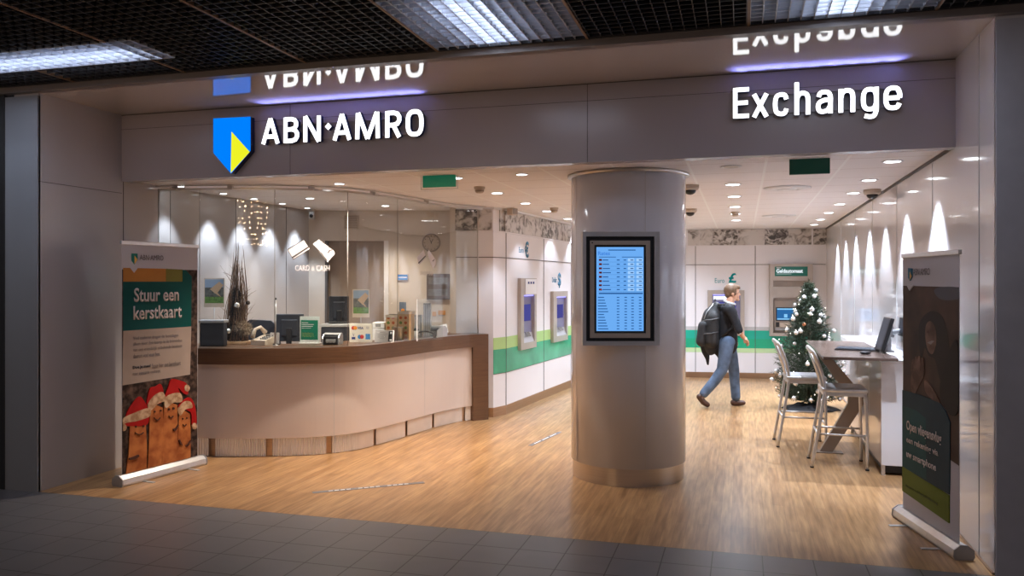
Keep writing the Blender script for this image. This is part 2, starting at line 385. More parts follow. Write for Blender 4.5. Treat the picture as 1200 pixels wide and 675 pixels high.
# monochrome photograph strips
nb = [0]
def photo(u0, u1, A, B, z0, z1, label, sc=5, tone=0.5):
    s0, _ = online(u0, 260, A, B); s1, _ = online(u1, 260, A, B); nb[0] += 1
    mb = MB().box(s0, s1-0.004, -0.012, 0.0, z0, z1)
    o = on_wall(mb, 'frieze_photo', photo_bw('monochrome_photo_%s' % 'abcdefghijklmnopqrst'[nb[0]], nb[0]*1.7, sc, tone), A, B)
    tag(o, label, 'picture', 'black and white photos along the top of the walls'); return o
fz = [(533.5, 560, A0, A1, 7, 0.55, 'dark crowd scene photo at the left end of the frieze above the counter'),
      (560, 577, A0, A1, 4, 0.44, 'pale photo with dark figure, second on the frieze above the counter end'),
      (585, 590, A1, A2, 5, 0.5, 'narrow photo on the chamfered corner of the partition frieze'),
      (591, 614, A2, A3, 6, 0.46, 'photo with pale sketchy figures right of the chamfered partition corner'),
      (614, 633, A2, A3, 4, 0.42, 'pale photo with diagonal streak, on the partition frieze over the first cash machine'),
      (633, 652, A2, A3, 7, 0.54, 'darker upright photo on the partition frieze over the second cash machine'),
      (652, 690, A2, A3, 5, 0.45, 'frieze photo on the partition reaching behind the round column')]
for u0, u1, A, B, sc, tn, lb in fz: photo(u0, u1, A, B, 2.355, 2.62, lb, sc, tn)
# back wall
bw = struct(on_wall(MB().box(0, 4.2, 0, 0.15, 0.1, ZC), 'wall_back', M('back_wall_panel', (0.80, 0.78, 0.81), 0.3, vary=0.015, vscale=2), K0, K1))
MB().box(0, 4.03, -0.004, 0, 0.85, 0.915).done('grey_band', m_greys, bw); MB().box(0, 4.03, -0.005, 0, 0.70, 0.85).done('teal_band', m_teal, bw)
MB().box(0, 4.03, -0.005, 0, 0.535, 0.70).done('green_band', m_dkgreen, bw); MB().box(0, 4.03, -0.004, 0, 0.455, 0.535).done('light_green_band', M('pale_green_stripe', (0.52, 0.72, 0.40), 0.3, vary=0.03), bw)
j = MB(); j.box(0, 4.03, -0.006, 0, 2.012, 2.02)
for u in (815, 885, 757): s = online(u, 331, K0, K1)[0]; j.box(s-0.004, s+0.004, -0.008, 0, 0.1, 2.35)
j.done('panel_joint', m_seam, bw)
MB().box(0, 4.03, -0.02, 0, 2.35, 2.362).done('frieze_ledge', m_white, bw)
struct(on_wall(MB().box(0, 4.2, 0.012, 0.1, 0, 0.1), 'baseboard_back', m_bronze, K0, K1))
fz = [(806, 820, 4, .42, 'pale landscape photo on the back wall frieze beside the round column'), (820, 835, 4, .42, 'photo with reclining shapes, second visible on the back wall frieze'),
      (835, 865, 7, .52, 'dark crowded photo on the back wall frieze above the walking man'), (865, 896, 3, .40, 'pale seaside photo with single small figure on the back wall frieze'),
      (896, 924, 8, .54, 'dark busy photo on the back wall frieze left of the lit cash machine header'), (924, 951, 4, .50, 'seascape photo on the back wall frieze above the cash machine'),
      (953, 973, 7, .50, 'photo on the back wall frieze in the right corner')]
for u0, u1, sc, tn, lb in fz: photo(u0, u1, K0, K1, 2.362, 2.64, lb, sc, tn)

# booth back wall with door opening
B0, B1 = (-5.5, 9.55), (-3.44, 10.15)
bb = struct(on_wall(MB().box(0, 2.15, 0, 0.1, 2.25, ZC), 'wall_booth_back', m_cream, B0, B1))
def sB(u): return online(u, 331, B0, B1)[0]
d0, d1 = sB(381), sB(450)
MB().box(0, d0, 0, 0.1, 0, 2.25).done('wall_panel', m_cream, bb); MB().box(d1, 2.15, 0, 0.1, 0, 2.25).done('wall_panel', m_cream, bb)
MB().box(d0, d0+0.03, -0.01, 0.08, 0, 2.25).done('door_jamb', m_seam, bb); MB().box(d1, d1+0.06, -0.01, 0.05, 0, 2.25).done('door_jamb', m_white, bb)
dr = struct(on_wall(MB().box(d0+0.03, d1, 0.06, 0.1, 0, 2.25), 'door_1', m_doorb, B0, B1))
MB().tube([(d0+0.1, 0.04, 1.05), (d0+0.1, 0.0, 1.05), (d0+0.22, 0.0, 1.05)], 0.011).done('door_handle', m_steel, dr)
# upper return of the booth behind the right end of the glass
struct(strip(MB(), [Vector((-3.47, 9.63)), Vector((-3.40, 10.2))], [Vector((-3.55, 9.63)), Vector((-3.5, 10.2))], 0, ZC).done('wall_booth_right', m_cream))

# ================================================================== COUNTER WITH CURVED GLASS
edge = [Vector(p) for p in [(-5.498, 6.66), (-5.081, 6.733), (-4.681, 6.815), (-4.289, 6.955), (-3.96, 7.14), (-3.715, 7.43), (-3.57, 7.93), (-3.475, 8.442), (-3.375, 8.96), (-3.235, 9.34), (-3.06, 9.56)]]
edge = catmull(edge, 6)
ct = thing('service_counter', 'curved white service counter with thick walnut top and ribbed metal foot', 'counter')
body = offset(edge, 0.045)
strip(MB(), edge, offset(edge, 0.62), 0.905, 1.06).done('countertop', m_ctop, ct)
strip(MB(), body, offset(edge, 0.085), 0.18, 0.905).done('front_panel', m_cream2, ct)
bl = [p for p in body]
for k in (26, 44):
    p = bl[k]; t = (bl[k+1]-p).normalized(); n = Vector((t.y, -t.x))
    strip(MB(), [p+n*0.001, p+t*0.004+n*0.001], [p-n*0.004, p+t*0.004-n*0.004], 0.18, 0.905).done('panel_joint', m_greys, ct)
# ribbed foot: fine zig-zag metal sheet in segments with plain metal gaps
pl = offset(edge, 0.07)
strip(MB(), offset(edge, 0.085), offset(edge, 0.10), 0, 0.18).done('foot_plate', m_bronze, ct)
fine = []
for a, b in zip(pl, pl[1:]):
    n = max(1, int((b-a).length/0.011))
    for i in range(n): fine.append(a.lerp(b, i/n))
zz = []
for i, p in enumerate(fine):
    t = (fine[min(i+1, len(fine)-1)]-fine[max(0, i-1)])
    if t.length < 1e-6: continue
    t.normalize(); zz.append(p+Vector((t.y, -t.x))*(0.009 if i % 2 else -0.003))
n = 0
while n < len(zz)-6:
    e_ = min(len(zz)-1, n+44); strip(MB(), zz[n:e_], [p+Vector((-0.002, 0.002)) for p in zz[n:e_]], 0.004, 0.176).done('ribbed_foot_strip', M('ribbed_steel', (0.90, 0.88, 0.89), 0.25, metal=0.35, vary=0.04) if n == 0 else D.materials['ribbed_steel'], ct)
    n = e_+4
# waterfall end post
e0 = Vector((-3.18, 9.44)); e1 = Vector((-3.035, 9.60)); nn = Vector(((e1-e0).y, -(e1-e0).x)).normalized()
MB().prism([tuple(e0+nn*0.006), tuple(e1+nn*0.006), tuple(e1-nn*0.42+Vector((-.05, 0))), tuple(e0-nn*0.42)], 0, 1.06).done('end_post', m_ctop, ct)

gedge = offset(edge, 0.03)
gs = thing('curved_glass_screen', 'tall curved glass screen with slim rails standing on the walnut counter', 'glass screen')
def at_u(poly, u):
    for i, (a, b) in enumerate(zip(poly, poly[1:])):
        f = lambda p: CX+F*(p.x*CS+p.y*SN)/(-p.x*SN+p.y*CS)
        if f(a) <= u <= f(b): return i, a.lerp(b, (u-f(a))/(f(b)-f(a)))
    return len(poly)-2, poly[-1]
cuts = [0]+[at_u(gedge, u)[0]+1 for u in (234, 322, 407.5, 466)]+[len(gedge)-3]
cutp = [gedge[0]]+[at_u(gedge, u)[1] for u in (234, 322, 407.5, 466)]+[gedge[-3]]
for k in range(5):
    seg = [cutp[k]]+[p for p in gedge[cuts[k]:cuts[k+1]]]+[cutp[k+1]]
    q = [seg[0]]
    for p in seg[1:]:
        if (p-q[-1]).length > 0.02: q.append(p)
    q[-1] = cutp[k+1]; t0 = (q[1]-q[0]).normalized(); t1 = (q[-1]-q[-2]).normalized(); q[0] = q[0]+t0*0.004; q[-1] = q[-1]-t1*0.004
    strip(MB(), q, offset(q, 0.01), 1.065, 2.60).done('glass_pane', m_glass, gs)
strip(MB(), offset(gedge, -0.012), offset(gedge, 0.022), 2.60, 2.618).done('top_rail', m_steel, gs)
strip(MB(), offset(gedge, -0.05), offset(gedge, -0.035), 2.632, 2.642).done('top_rail', m_steel, gs)
strip(MB(), offset(gedge, -0.004), offset(gedge, 0.014), 1.06, 1.068).done('bottom_rail', m_steel, gs)
for k in range(6):
    p = cutp[k]; MB().tube([(p.x, p.y, 1.062), (p.x, p.y, 2.60)], 0.0028 if 0 < k < 5 else 0.008, 8).done('pane_joint', M('glass_joint_silicone', (0.22, 0.20, 0.18), 0.6, vary=0.05) if k == 0 else (D.materials['glass_joint_silicone'] if k < 5 else m_steel), gs)
for k in (0, 1, 2, 3, 4):
    p = (cutp[k]+cutp[k+1])/2; i_, p = at_u(gedge, [205, 270, 365, 437, 500][k])
    MB().rbox(p.x-0.03, p.x+0.03, p.y-0.012, p.y+0.012, 2.60, 2.65, 0.004).done('rail_bracket', m_steel, gs)
# card and cash stickers on the glass
def glass_frame(u, gy=331):
    i, p = at_u(gedge, u); t = (gedge[i+1]-gedge[i]).normalized(); return Vector((p.x, p.y, 0)), math.atan2(t.y, t.x)
def sticker(name, label, uc, polys, texts, cat='sticker'):
    loc, rz = glass_frame(uc); T = Vector((math.cos(rz), math.sin(rz))); Pn = Vector((T.y, -T.x))*0.006
    A = (loc.x+Pn.x, loc.y+Pn.y); B = (A[0]+T.x, A[1]+T.y)
    t = thing(name, label, cat, (A[0], A[1], 0), rz, 'card and cash symbols on the glass screen')
    for k, (nm, mt, pp) in enumerate(polys):
        q = [online(u, v, A, B) for u, v in pp]; MB().prism(q, -0.001-0.001*k, -0.001*k, 'y').done(nm, mt, t)
    for s, u0, v0, u1, v1, mt in texts:
        a = online(u0, v0, A, B); b = online(u1, v1, A, B); MB().text(s, a[0], a[1], b[0], b[1], -0.001, 0.001, 0.0).done('lettering', mt, t)
m_stick = M('sticker_film', (0.60, 0.56, 0.56), 0.6, spec=0.2, vary=0.02)
m_line = M('dark_print', (0.06, 0.05, 0.05), 0.6, vary=0.05)
def zoomp(pts, ox, oy, s): return [(ox+x/s, oy+y/s) for x, y in pts]
z1 = lambda p: zoomp(p, 325, 270, 11.25)
sticker('card_sticker', 'printed bank card symbol on the glass panel above the green leaflet', 350,
        [('card_edge', m_line, z1([(130, 250), (350, 122), (432, 245), (212, 388)])), ('card', m_stick, z1([(140, 256), (348, 132), (424, 244), (212, 376)])),
         ('magnetic_stripe', m_line, z1([(188, 352), (410, 205), (422, 226), (200, 372)]))],
        [('CARD & CASH', 345.8, 317.3, 386.3, 311, m_stick)])
sticker('banknotes_sticker', 'printed banknote bundle symbol on the glass right of the card symbol', 378,
        [('banknote_edge', m_line, z1([(466, 178), (548, 118), (742, 262), (758, 310), (658, 428), (520, 240), (512, 232)])),
         ('banknote', m_stick, z1([(472, 182), (546, 126), (600, 170), (522, 228)])), ('banknote', m_stick, z1([(528, 235), (608, 176), (668, 220), (586, 290)])),
         ('banknote', m_stick, z1([(592, 295), (674, 226), (740, 268), (650, 380)])), ('banknote_stack_side', m_greys, z1([(652, 388), (744, 274), (756, 308), (658, 422)])),
         ('symbol', m_line, z1([(655, 290), (680, 250), (720, 252), (728, 272), (700, 268), (670, 310)]))], [])
z2 = lambda p: zoomp(p, 460, 260, 9.64)
sticker('card_sticker', 'slanted bank card symbol on the glass panel below the wall clock', 493,
        [('card', m_stick, z2([(275, 400), (350, 318), (375, 400), (300, 484)])), ('magnetic_stripe', m_line, z2([(288, 462), (372, 378), (374, 392), (294, 474)]))],
        [('CARD & CASH', 492, 322.4, 507.8, 318, m_stick)])
sticker('banknotes_sticker', 'slanted banknote bundle symbol on the glass right below the wall clock', 506,
        [('banknote', m_stick, z2([(390, 350), (410, 318), (488, 430), (490, 470), (460, 535), (430, 470)])), ('symbol', m_line, z2([(450, 440), (474, 418), (470, 432), (456, 450)]))], [])
# ================================================================== THINGS ON AND BEHIND THE COUNTER
def xf(loc, rz=0): return Matrix.Translation(Vector(loc)) @ Matrix.Rotation(rz, 4, 'Z')
FACE = TH*0.6
# dried branch arrangement
p = fl(277, 403, 1.06)
ar = thing('dried_branch_arrangement', 'tall cone of dried twigs and moss with silver balls on a pale wood base', 'decoration', (p.x, p.y, 1.06), FACE)
MB().rbox(-0.155, 0.155, -0.10, 0.10, 0, 0.032, 0.006).done('wooden_base', wood_mat('pale_base_wood', (0.50, 0.30, 0.16), (0.66, 0.44, 0.27), (8, 1, 1)), ar)
mb = MB()
for k in range(95):
    a = R.uniform(0, 6.28); r0 = R.uniform(0.02, 0.14); h = R.uniform(0.35, 0.85) if k > 18 else R.uniform(0.85, 1.1); tip = R.uniform(0.005, 0.05)
    q0 = Vector((r0*math.cos(a)-0.01, 0.7*r0*math.sin(a), 0.03)); q2 = Vector((tip*math.cos(a)+0.0+0.03*h*h, tip*math.sin(a), h)); q1 = q0.lerp(q2, 0.5)+Vector((R.uniform(-.03, .03)+0.02*math.cos(a), R.uniform(-.02, .02), 0))
    mb.tube([q0, q0.lerp(q1, .5)+Vector((R.uniform(-.012, .012), 0, 0)), q1, q1.lerp(q2, .5)+Vector((R.uniform(-.012, .012), 0, 0)), q2], [0.0045, 0.004, 0.0034, 0.0026, 0.001], 5)
for k in range(60):
    a = R.uniform(0, 6.28); z = R.uniform(0.1, 0.75); r0 = 0.13*(1-z/1.1); q0 = Vector((r0*math.cos(a), r0*math.sin(a)*.6, z)); dv = Vector((math.cos(a), math.sin(a)*.6, R.uniform(0.3, 1.6)))*R.uniform(.06, .14)
    mb.tube([q0, q0+dv*.5+Vector((0, 0, .01)), q0+dv], [0.0018, 0.0014, 0.0007], 4)
mb.done('twigs', M('dried_twigs', (0.17, 0.095, 0.055), 0.8, vary=0.35, vscale=30), ar)
def fuzzy(c, r, sc, n, ln, mat, name, par):
    b = MB(); b.ball(c, r*0.8, sc, 8)
    for _ in range(n):
        v = Vector((R.gauss(0, 1), R.gauss(0, 1), R.gauss(0, 1))).normalized(); q = Vector(c)+Vector((v.x*sc[0], v.y*sc[1], v.z*sc[2]))*r*0.75
        dv = (v+Vector((R.gauss(0, .5), R.gauss(0, .5), R.gauss(0, .5)))).normalized()*ln*R.uniform(.5, 1.2); sd = dv.cross(Vector((R.gauss(0, 1), R.gauss(0, 1), R.gauss(0, 1)))).normalized()*0.0028
        vv = [b.bm.verts.new(x) for x in (q-sd, q+sd, q+dv)]; b.bm.faces.new(vv)
    return b.done(name, mat, par, keep=True)
m_moss = M('dark_moss', (0.06, 0.045, 0.035), 0.9, vary=0.5, vscale=40); m_moss2 = M('pale_dried_moss', (0.38, 0.29, 0.21), 0.9, vary=0.3, vscale=40)
fuzzy((-0.07, 0, 0.14), 0.1, (0.9, .8, 1.1), 900, 0.05, m_moss, 'moss', ar); fuzzy((0.02, 0.0, 0.10), 0.1, (1, .8, .8), 700, 0.05, m_moss, 'moss', ar)
fuzzy((0.0, 0, 0.34), 0.08, (0.8, .8, 1.2), 800, 0.045, m_moss, 'moss', ar); fuzzy((0.09, -0.03, 0.16), 0.08, (1, .8, .9), 1200, 0.05, m_moss2, 'pale_moss', ar)
fuzzy((0.0, 0.0, 0.50), 0.045, (0.8, .8, 2), 500, 0.05, m_moss, 'moss', ar)
m_ball = M('silver_bauble', (0.80, 0.78, 0.76), 0.25, metal=0.6, vary=0.02)
for c, r in (((-0.155+0.02, -0.08, 0.175), .026), ((-0.03, -0.12, 0.14), .027), ((0.055, -0.10, 0.405), .027), ((0.145, -0.04, 0.43), .022)):
    MB().ball(c, r).done('silver_ball', m_ball if r > .023 else m_moss, ar)
# small standing things; local frame: x right, front -y, z up
p = fl(322, 404, 1.06)
t = thing('card_holder', 'small white card in a black foot on the counter beside the twig arrangement', 'card holder', (p.x, p.y, 1.06), FACE)
MB().rbox(-0.05, 0.05, -0.02, 0.03, 0, 0.012, 0.003).done('foot', m_blackp, t); MB().rbox(-0.048, 0.048, -0.004, 0.004, 0.012, 0.125, 0.002).done('card', m_stick, t)
p = fl(363, 402.5, 1.06)
t = thing('leaflet_stand', 'acrylic stand holding a green leaflet on the counter', 'leaflet stand', (p.x, p.y, 1.06), FACE)
MB().box(-0.108, 0.108, -0.01, -0.006, 0.01, 0.285).done('acrylic_sheet', m_acryl, t); MB().rbox(-0.108, 0.108, -0.03, 0.06, 0, 0.01, 0.003).done('foot', m_whitep, t)
MB().box(-0.105, 0.105, -0.004, 0.0, 0.012, 0.285).done('leaflet', m_paper, t)
MB().box(-0.095, 0.09, -0.005, -0.004, 0.04, 0.245).done('green_print', M('green_leaflet_print', (0.0, 0.24, 0.14), 0.5, vary=0.06), t)
mb = MB()
for k, ww in enumerate((0.07, 0.13, 0.12, 0.10)): mb.box(-0.085, -0.085+ww, -0.006, -0.005, 0.215-k*0.019, 0.221-k*0.019)
mb.done('text_lines', m_paper, t)
mb = MB()
for i in range(12):
    for jx in range(3): mb.ball((-0.08+i*0.011, -0.0055, 0.075+jx*0.016+0.004*math.sin(i*2+jx)), 0.0035, (1, .2, 1), 4)
mb.done('yellow_dots', M('yellow_print_dots', (0.55, 0.55, 0.10), 0.5, vary=0.1), t)
def card_terminal(u, v, label, rz, sc=1.0):
    p = fl(u, v, 1.06); t = thing('card_terminal', label, 'card terminal', (p.x, p.y, 1.06), rz)
    MB().prism([(-0.09, 0.01), (0.09, 0.01), (0.09, 0.075), (0.05, 0.105), (-0.09, 0.085)], -0.075, 0.075, 'x').done('body', m_blackp, t)
    for sx in (-0.088, 0.076): MB().prism([(-0.11, 0.0), (0.09, 0.0), (0.09, 0.085), (0.045, 0.118), (-0.04, 0.11), (-0.11, 0.07)], sx, sx+0.012, 'x').done('silver_side', m_silver, t)
    MB().prism([(-0.05, 0.105), (0.045, 0.117), (0.05, 0.112), (-0.05, 0.10)], -0.076, 0.076, 'x').done('top_cover', m_silver, t)
    MB().rbox(-0.05, 0.05, -0.096, -0.09, 0.03, 0.06, 0.004).done('card_slot', m_greyp, t)
    m = MB()
    for a in range(3):
        for b in range(3): m.rbox(-0.045+a*0.032, -0.02+a*0.032, -0.10, -0.094, 0.022+b*0.013, 0.031+b*0.013, 0.002)
    m.done('keypad', m_greyp, t); t.scale = (sc, sc, sc)
card_terminal(390, 403.5, 'black and silver card terminal beside the green leaflet stand', FACE+0.1)
card_terminal(511, 394.5, 'silver card terminal at the right end of the counter', FACE-0.35, 1.1)
p = fl(423, 401, 1.06)
t = thing('payment_logo_plate', 'cream plate showing accepted payment card logos on the counter', 'sign', (p.x, p.y, 1.06), FACE)
MB().rbox(-0.125, 0.125, -0.005, 0.005, 0.0, 0.205, 0.012).done('plate', M('cream_plate', (0.80, 0.74, 0.66), 0.4, vary=0.02), t)
MB().rbox(-0.10, 0.10, 0.006, 0.05, 0.0, 0.01, 0.002).done('foot', m_acryl, t)
def disc(mb, x, z, r, y): return mb.prism([(x+r*math.cos(a*math.pi/10), z+r*math.sin(a*math.pi/10)) for a in range(20)], y-0.001, y, 'y')
def pm(n, c): return M(n, c, 0.6, spec=0.15, vary=0.03)
k_red, k_org, k_blu, k_nav = pm('red_print', (0.6, 0.03, 0.02)), pm('orange_print', (0.8, 0.30, 0.03)), pm('blue_print', (0.03, 0.22, 0.55)), pm('navy_print', (0.02, 0.04, 0.20))
disc(MB(), -0.083, 0.152, 0.02, -0.005).done('logo_disc', k_red, t); disc(MB(), -0.06, 0.152, 0.02, -0.0055).done('logo_disc', k_org, t)
disc(MB(), -0.013, 0.058, 0.022, -0.005).done('logo_disc', k_blu, t); disc(MB(), 0.012, 0.058, 0.022, -0.0055).done('logo_disc', k_red, t)
MB().text('VISA', -0.036, 0.138, 0.03, 0.166, -0.0055, 0.001, 0.03).done('logo_lettering', k_nav, t)
MB().text('V', -0.09, 0.06, -0.07, 0.095, -0.0055, 0.001, 0.0).done('logo_lettering', k_nav, t); MB().box(-0.1, -0.06, -0.006, -0.005, 0.03, 0.055).done('logo_block', k_nav, t)
MB().rbox(0.052, 0.103, -0.006, -0.005, 0.03, 0.09, 0.0004, 1).done('logo_block', k_blu, t); MB().text(')))', 0.055, 0.14, 0.09, 0.17, -0.0055, 0.001, 0.0).done('logo_lettering', k_nav, t)
p = fl(450, 401.5, 1.06)
t = thing('counter_notice', 'small tilted white notice with a phone picture on the counter', 'sign', (p.x, p.y, 1.06), FACE)
mt = Matrix.Rotation(-0.3, 4, 'X')
MB().rbox(-0.105, 0.105, -0.004, 0.004, 0.002, 0.135, 0.003, mt=mt).done('card', m_stick, t); MB().rbox(0.045, 0.092, -0.006, -0.004, 0.012, 0.125, 0.0008, mt=mt).done('phone_picture', m_blackp, t)
mb = MB()
for k, (a, b) in enumerate(((-.06, .01), (-.085, .03), (-.085, .02), (-.075, .02), (-.05, .0))): mb.box(a, b, -0.005, -0.004, 0.108-k*0.017, 0.113-k*0.017, mt)
mb.done('text_lines', m_greyp, t); MB().box(.055, .082, -.0072, -.006, .022, .034, mt).done('phone_screen_print', m_paper, t); MB().box(.06, .078, -.0072, -.006, .095, .115, mt).done('phone_screen_print', m_paper, t)
p = fl(466, 399.5, 1.06)
t = thing('metal_cup', 'brushed metal cup on the counter beside the small notice', 'cup', (p.x, p.y, 1.06))
MB().lathe([(0.001, 0.003), (0.045, 0.003), (0.05, 0.0), (0.055, 0.01), (0.055, 0.15), (0.058, 0.153), (0.052, 0.153), (0.05, 0.01), (0.001, 0.01)], n=28).done('cup_body', m_steel, t)
MB().lathe([(0.05, 0), (0.066, 0.0), (0.07, 0.006), (0.05, 0.01)], c=(0.02, -0.03, 0), n=24).done('saucer', m_silver, t)
# things on the work shelf behind the counter (z about 0.95)
sh = thing('work_desk', 'low cream work desk behind the counter', 'desk')
strip(MB(), offset(edge[20:42], 0.64), offset(edge[20:42], 1.05), 0.90, 0.94).done('desk_top', m_beigep, sh)
strip(MB(), offset(edge[20:42], 0.66), offset(edge[20:42], 0.70), 0.0, 0.90).done('desk_panel', m_cream, sh)
for nm, u0, u1, v0, d, zb_, dp_, lb in (('document_box', 234, 262, 375, 8.10, 1.06, 0.11, 'dark box with grey lid on the counter behind the twig arrangement'), ('desk_unit', 376, 412, 380, 9.0, 0.94, 0.3, 'dark desk unit with white top edge behind the card terminal')):
    a = Wd(u0, d, 331); b = Wd(u1, d, 331); zt = EYE-(v0-HOR)*d/F-zb_; L = (b-a).length
    t = thing(nm, lb, nm.replace('_', ' '), (a.x, a.y, zb_), TH); MB().rbox(0, L, 0, dp_, 0, zt-0.03, 0.01).done('body', m_charc, t); MB().rbox(-0.01, L+0.01, -0.01, dp_+0.01, zt-0.03, zt, 0.005).done('top', m_silver, t)
    MB().box(0.02, L-0.02, -0.004, 0, zt*.4, zt*.4+0.004).done('drawer_gap', m_blackp, t)
# office chair
p = Wd(302, 8.95, 400)
t = thing('office_chair', 'black padded office chair behind the counter by the twig arrangement', 'chair', (p.x, p.y, 0), FACE+0.3)
MB().prism([(-0.2, 0.78), (0.2, 0.78), (0.235, 0.95), (0.22, 1.18), (0.13, 1.27), (-0.1, 1.285), (-0.2, 1.2), (-0.235, 0.95)], 0.12, 0.20, 'y').done('backrest', m_charc, t)
MB().rbox(-0.24, 0.24, -0.26, 0.2, 0.52, 0.6, 0.03).done('seat', m_charc, t); MB().tube([(0, 0.17, 0.5), (0, 0.22, 0.8)], 0.02).done('back_post', m_blackp, t)
MB().tube([(0, 0, 0.08), (0, 0, 0.52)], 0.025).done('gas_column', m_steel, t)
for k in range(5): a = k*1.2566; MB().tube([(0, 0, 0.1), (0.28*math.cos(a), 0.28*math.sin(a), 0.07)], 0.018).done('base_leg', m_blackp, t); MB().ball((0.28*math.cos(a), 0.28*math.sin(a), 0.03), 0.03).done('castor', m_blackp, t)
for s in (-1, 1): MB().tube([(s*0.2, 0.05, 0.56), (s*0.28, 0.05, 0.6), (s*0.28, 0.05, 0.75), (s*0.28, -0.15, 0.76)], 0.014).done('armrest', m_blackp, t)
# desk telephone
p = fl(310, 404, 1.06)
t = thing('desk_telephone', 'beige desk telephone behind the counter by the office chair', 'telephone', (p.x, p.y, 1.06), FACE-0.3)
MB().prism([(-0.1, 0), (0.1, 0), (0.1, 0.10), (-0.1, 0.05)], -0.09, 0.09, 'x').done('base', m_beigep, t)
MB().tube([(-0.07, 0.09, 0.12), (-0.07, 0.02, 0.18), (-0.07, -0.06, 0.16), (-0.07, -0.10, 0.08)], [0.026, 0.016, 0.016, 0.026]).done('handset', m_beigep, t)
m = MB()
for a in range(3):
    for b in range(3): m.rbox(0.0+a*0.028, 0.02+a*0.028, -0.07+b*0.03, -0.05+b*0.03, 0.06+b*0.008, 0.075+b*0.008, 0.002)
m.done('keypad', m_greyp, t); MB().box(-0.01, 0.08, 0.03, 0.08, 0.088, 0.1).done('display', m_blackp, t)
# monitors seen from behind
def monitor(name, label, u0, u1, v0, v1, d, rz, tilt=0.0, foot=0.94):
    c = Wd((u0+u1)/2, d, (v0+v1)/2); wd = (u1-u0)*d/F/max(0.3, math.cos(rz-TH)); hh = (v1-v0)*d/F
    t = thing(name, label, 'monitor', (c.x, c.y, foot), rz); z0 = c.z-foot-hh/2; mt = Matrix.Rotation(tilt, 4, 'Y')
    MB().rbox(-wd/2, wd/2, -0.02, 0.02, z0, z0+hh, 0.008).done('screen_housing', m_charc, t); MB().rbox(-wd*.3, wd*.3, -0.04, -0.02, z0+hh*.2, z0+hh*.8, 0.008).done('rear_bulge', m_charc, t)
    MB().rbox(-0.03, 0.03, -0.06, -0.03, 0.0, z0+hh*.5, 0.006).done('stand', m_blackp, t); MB().rbox(-0.11, 0.11, -0.11, 0.08, 0, 0.012, 0.005).done('foot', m_blackp, t)
    MB().box(-wd/2+0.012, wd/2-0.012, 0.02, 0.022, z0+0.012, z0+hh-0.012).done('screen', m_blackp, t); return t
monitor('computer_monitor', 'wide dark monitor back behind the white card on the counter', 324, 356, 368, 400, 8.95, TH, foot=0.94)
monitor('computer_monitor', 'tall dark monitor back behind the payment logo plate', 386, 408, 347, 380, 9.25, TH+0.3, foot=1.245)
p = Wd(323, 8.2, 400)
t = thing('thin_rod', 'thin upright metal rod with dark tip behind the counter', 'rod', (p.x, p.y, 1.06)); MB().tube([(0, 0, 0.012), (0, 0, 0.47)], 0.006, 8).done('rod', m_silver, t)
MB().ball((0, 0, 0.475), 0.012).done('tip', m_blackp, t); MB().lathe([(0.001, 0), (0.03, 0), (0.03, 0.008), (0.006, 0.014)], n=16).done('foot', m_silver, t)
# posters hanging behind the glass
def poster(u0, u1, v0, v1, d, label, rz=TH):
    a = Wd(u0, d, v0); b = Wd(u1, d, v1); t = thing('scenic_poster', label, 'poster', (a.x, a.y, b.z), rz, 'hanging posters behind the glass screen'); W_ = (u1-u0)*d/F; H_ = a.z-b.z
    MB().box(0, W_, 0, 0.004, 0, H_).done('sheet', m_beigep, t); MB().box(0.01, W_-0.01, -0.001, 0, H_*.68, H_-0.012).done('sky_print', pm('poster_sky', (0.25, 0.32, 0.42)), t)
    MB().box(0.01, W_-0.01, -0.001, 0, H_*.14, H_*.36).done('grass_print', M('poster_grass', (0.10, 0.20, 0.04), 0.5, vary=0.5, vscale=60), t)
    MB().box(0.01, W_-0.01, -0.001, 0, H_*.36, H_*.68).done('trees_print', M('poster_trees', (0.10, 0.10, 0.09), 0.5, vary=0.6, vscale=40), t)
    MB().prism([(W_*.3, H_*.62), (W_*.75, H_*.88), (W_*.95, H_*.76), (W_*.66, H_*.5), (W_*.86, H_*.34), (W_*.5, H_*.5)], -0.002, -0.001, 'y').done('bird_print', pm('poster_bird', (0.5, 0.33, 0.2)), t)
    MB().tube([(W_*.5, 0.002, 0), (W_*.5, 0.002, -(b.z-1.06))], 0.004, 6).done('support_rod', m_silver, t)
    MB().lathe([(0.001, -(b.z-1.06)), (0.04, -(b.z-1.06)), (0.04, -(b.z-1.06)+0.01), (0.005, -(b.z-1.06)+0.012)], n=16, c=(W_*.5, 0, 0)).done('foot', m_silver, t)
poster(239, 263, 326, 360, 8.3, 'green and brown picture poster on a rod left of the twig arrangement'); poster(413, 433, 339, 372, 8.95, 'green and brown picture poster above the payment logo plate')
# gift boxes, papers, lamp at the right of the booth
def gift_box(u0, u1, v0, v1, d, label, rz):
    a = Wd(u0, d, v1); W_ = (u1-u0)*d/F; H_ = (v1-v0)*d/F; t = thing('patterned_box', label, 'box', (a.x, a.y, 1.06), rz, 'patterned boxes behind the counter'); z0 = 0; z1_ = a.z-1.06+H_
    MB().rbox(0, W_, 0, 0.2, z0, z1_, 0.003).done('box_body', M('kraft_print', (0.52, 0.33, 0.17), 0.7, vary=0.12, vscale=14) if 'kraft_print' not in D.materials else D.materials['kraft_print'], t)
    m = MB(); m2 = MB()
    for i in range(max(1, int(W_/0.055))):
        for k in range(int(z1_/0.055)):
            disc(m if (i+k) % 3 else m2, 0.03+i*0.055, 0.03+k*0.055, 0.017, 0.0)
    m.done('round_prints', pm('rust_print', (0.42, 0.10, 0.03)), t); m2.done('round_prints', pm('leaf_print', (0.15, 0.22, 0.06)), t)
    MB().rbox(-0.004, W_+0.004, -0.004, 0.204, z1_-0.03, z1_, 0.002).done('lid', m_beigep, t)
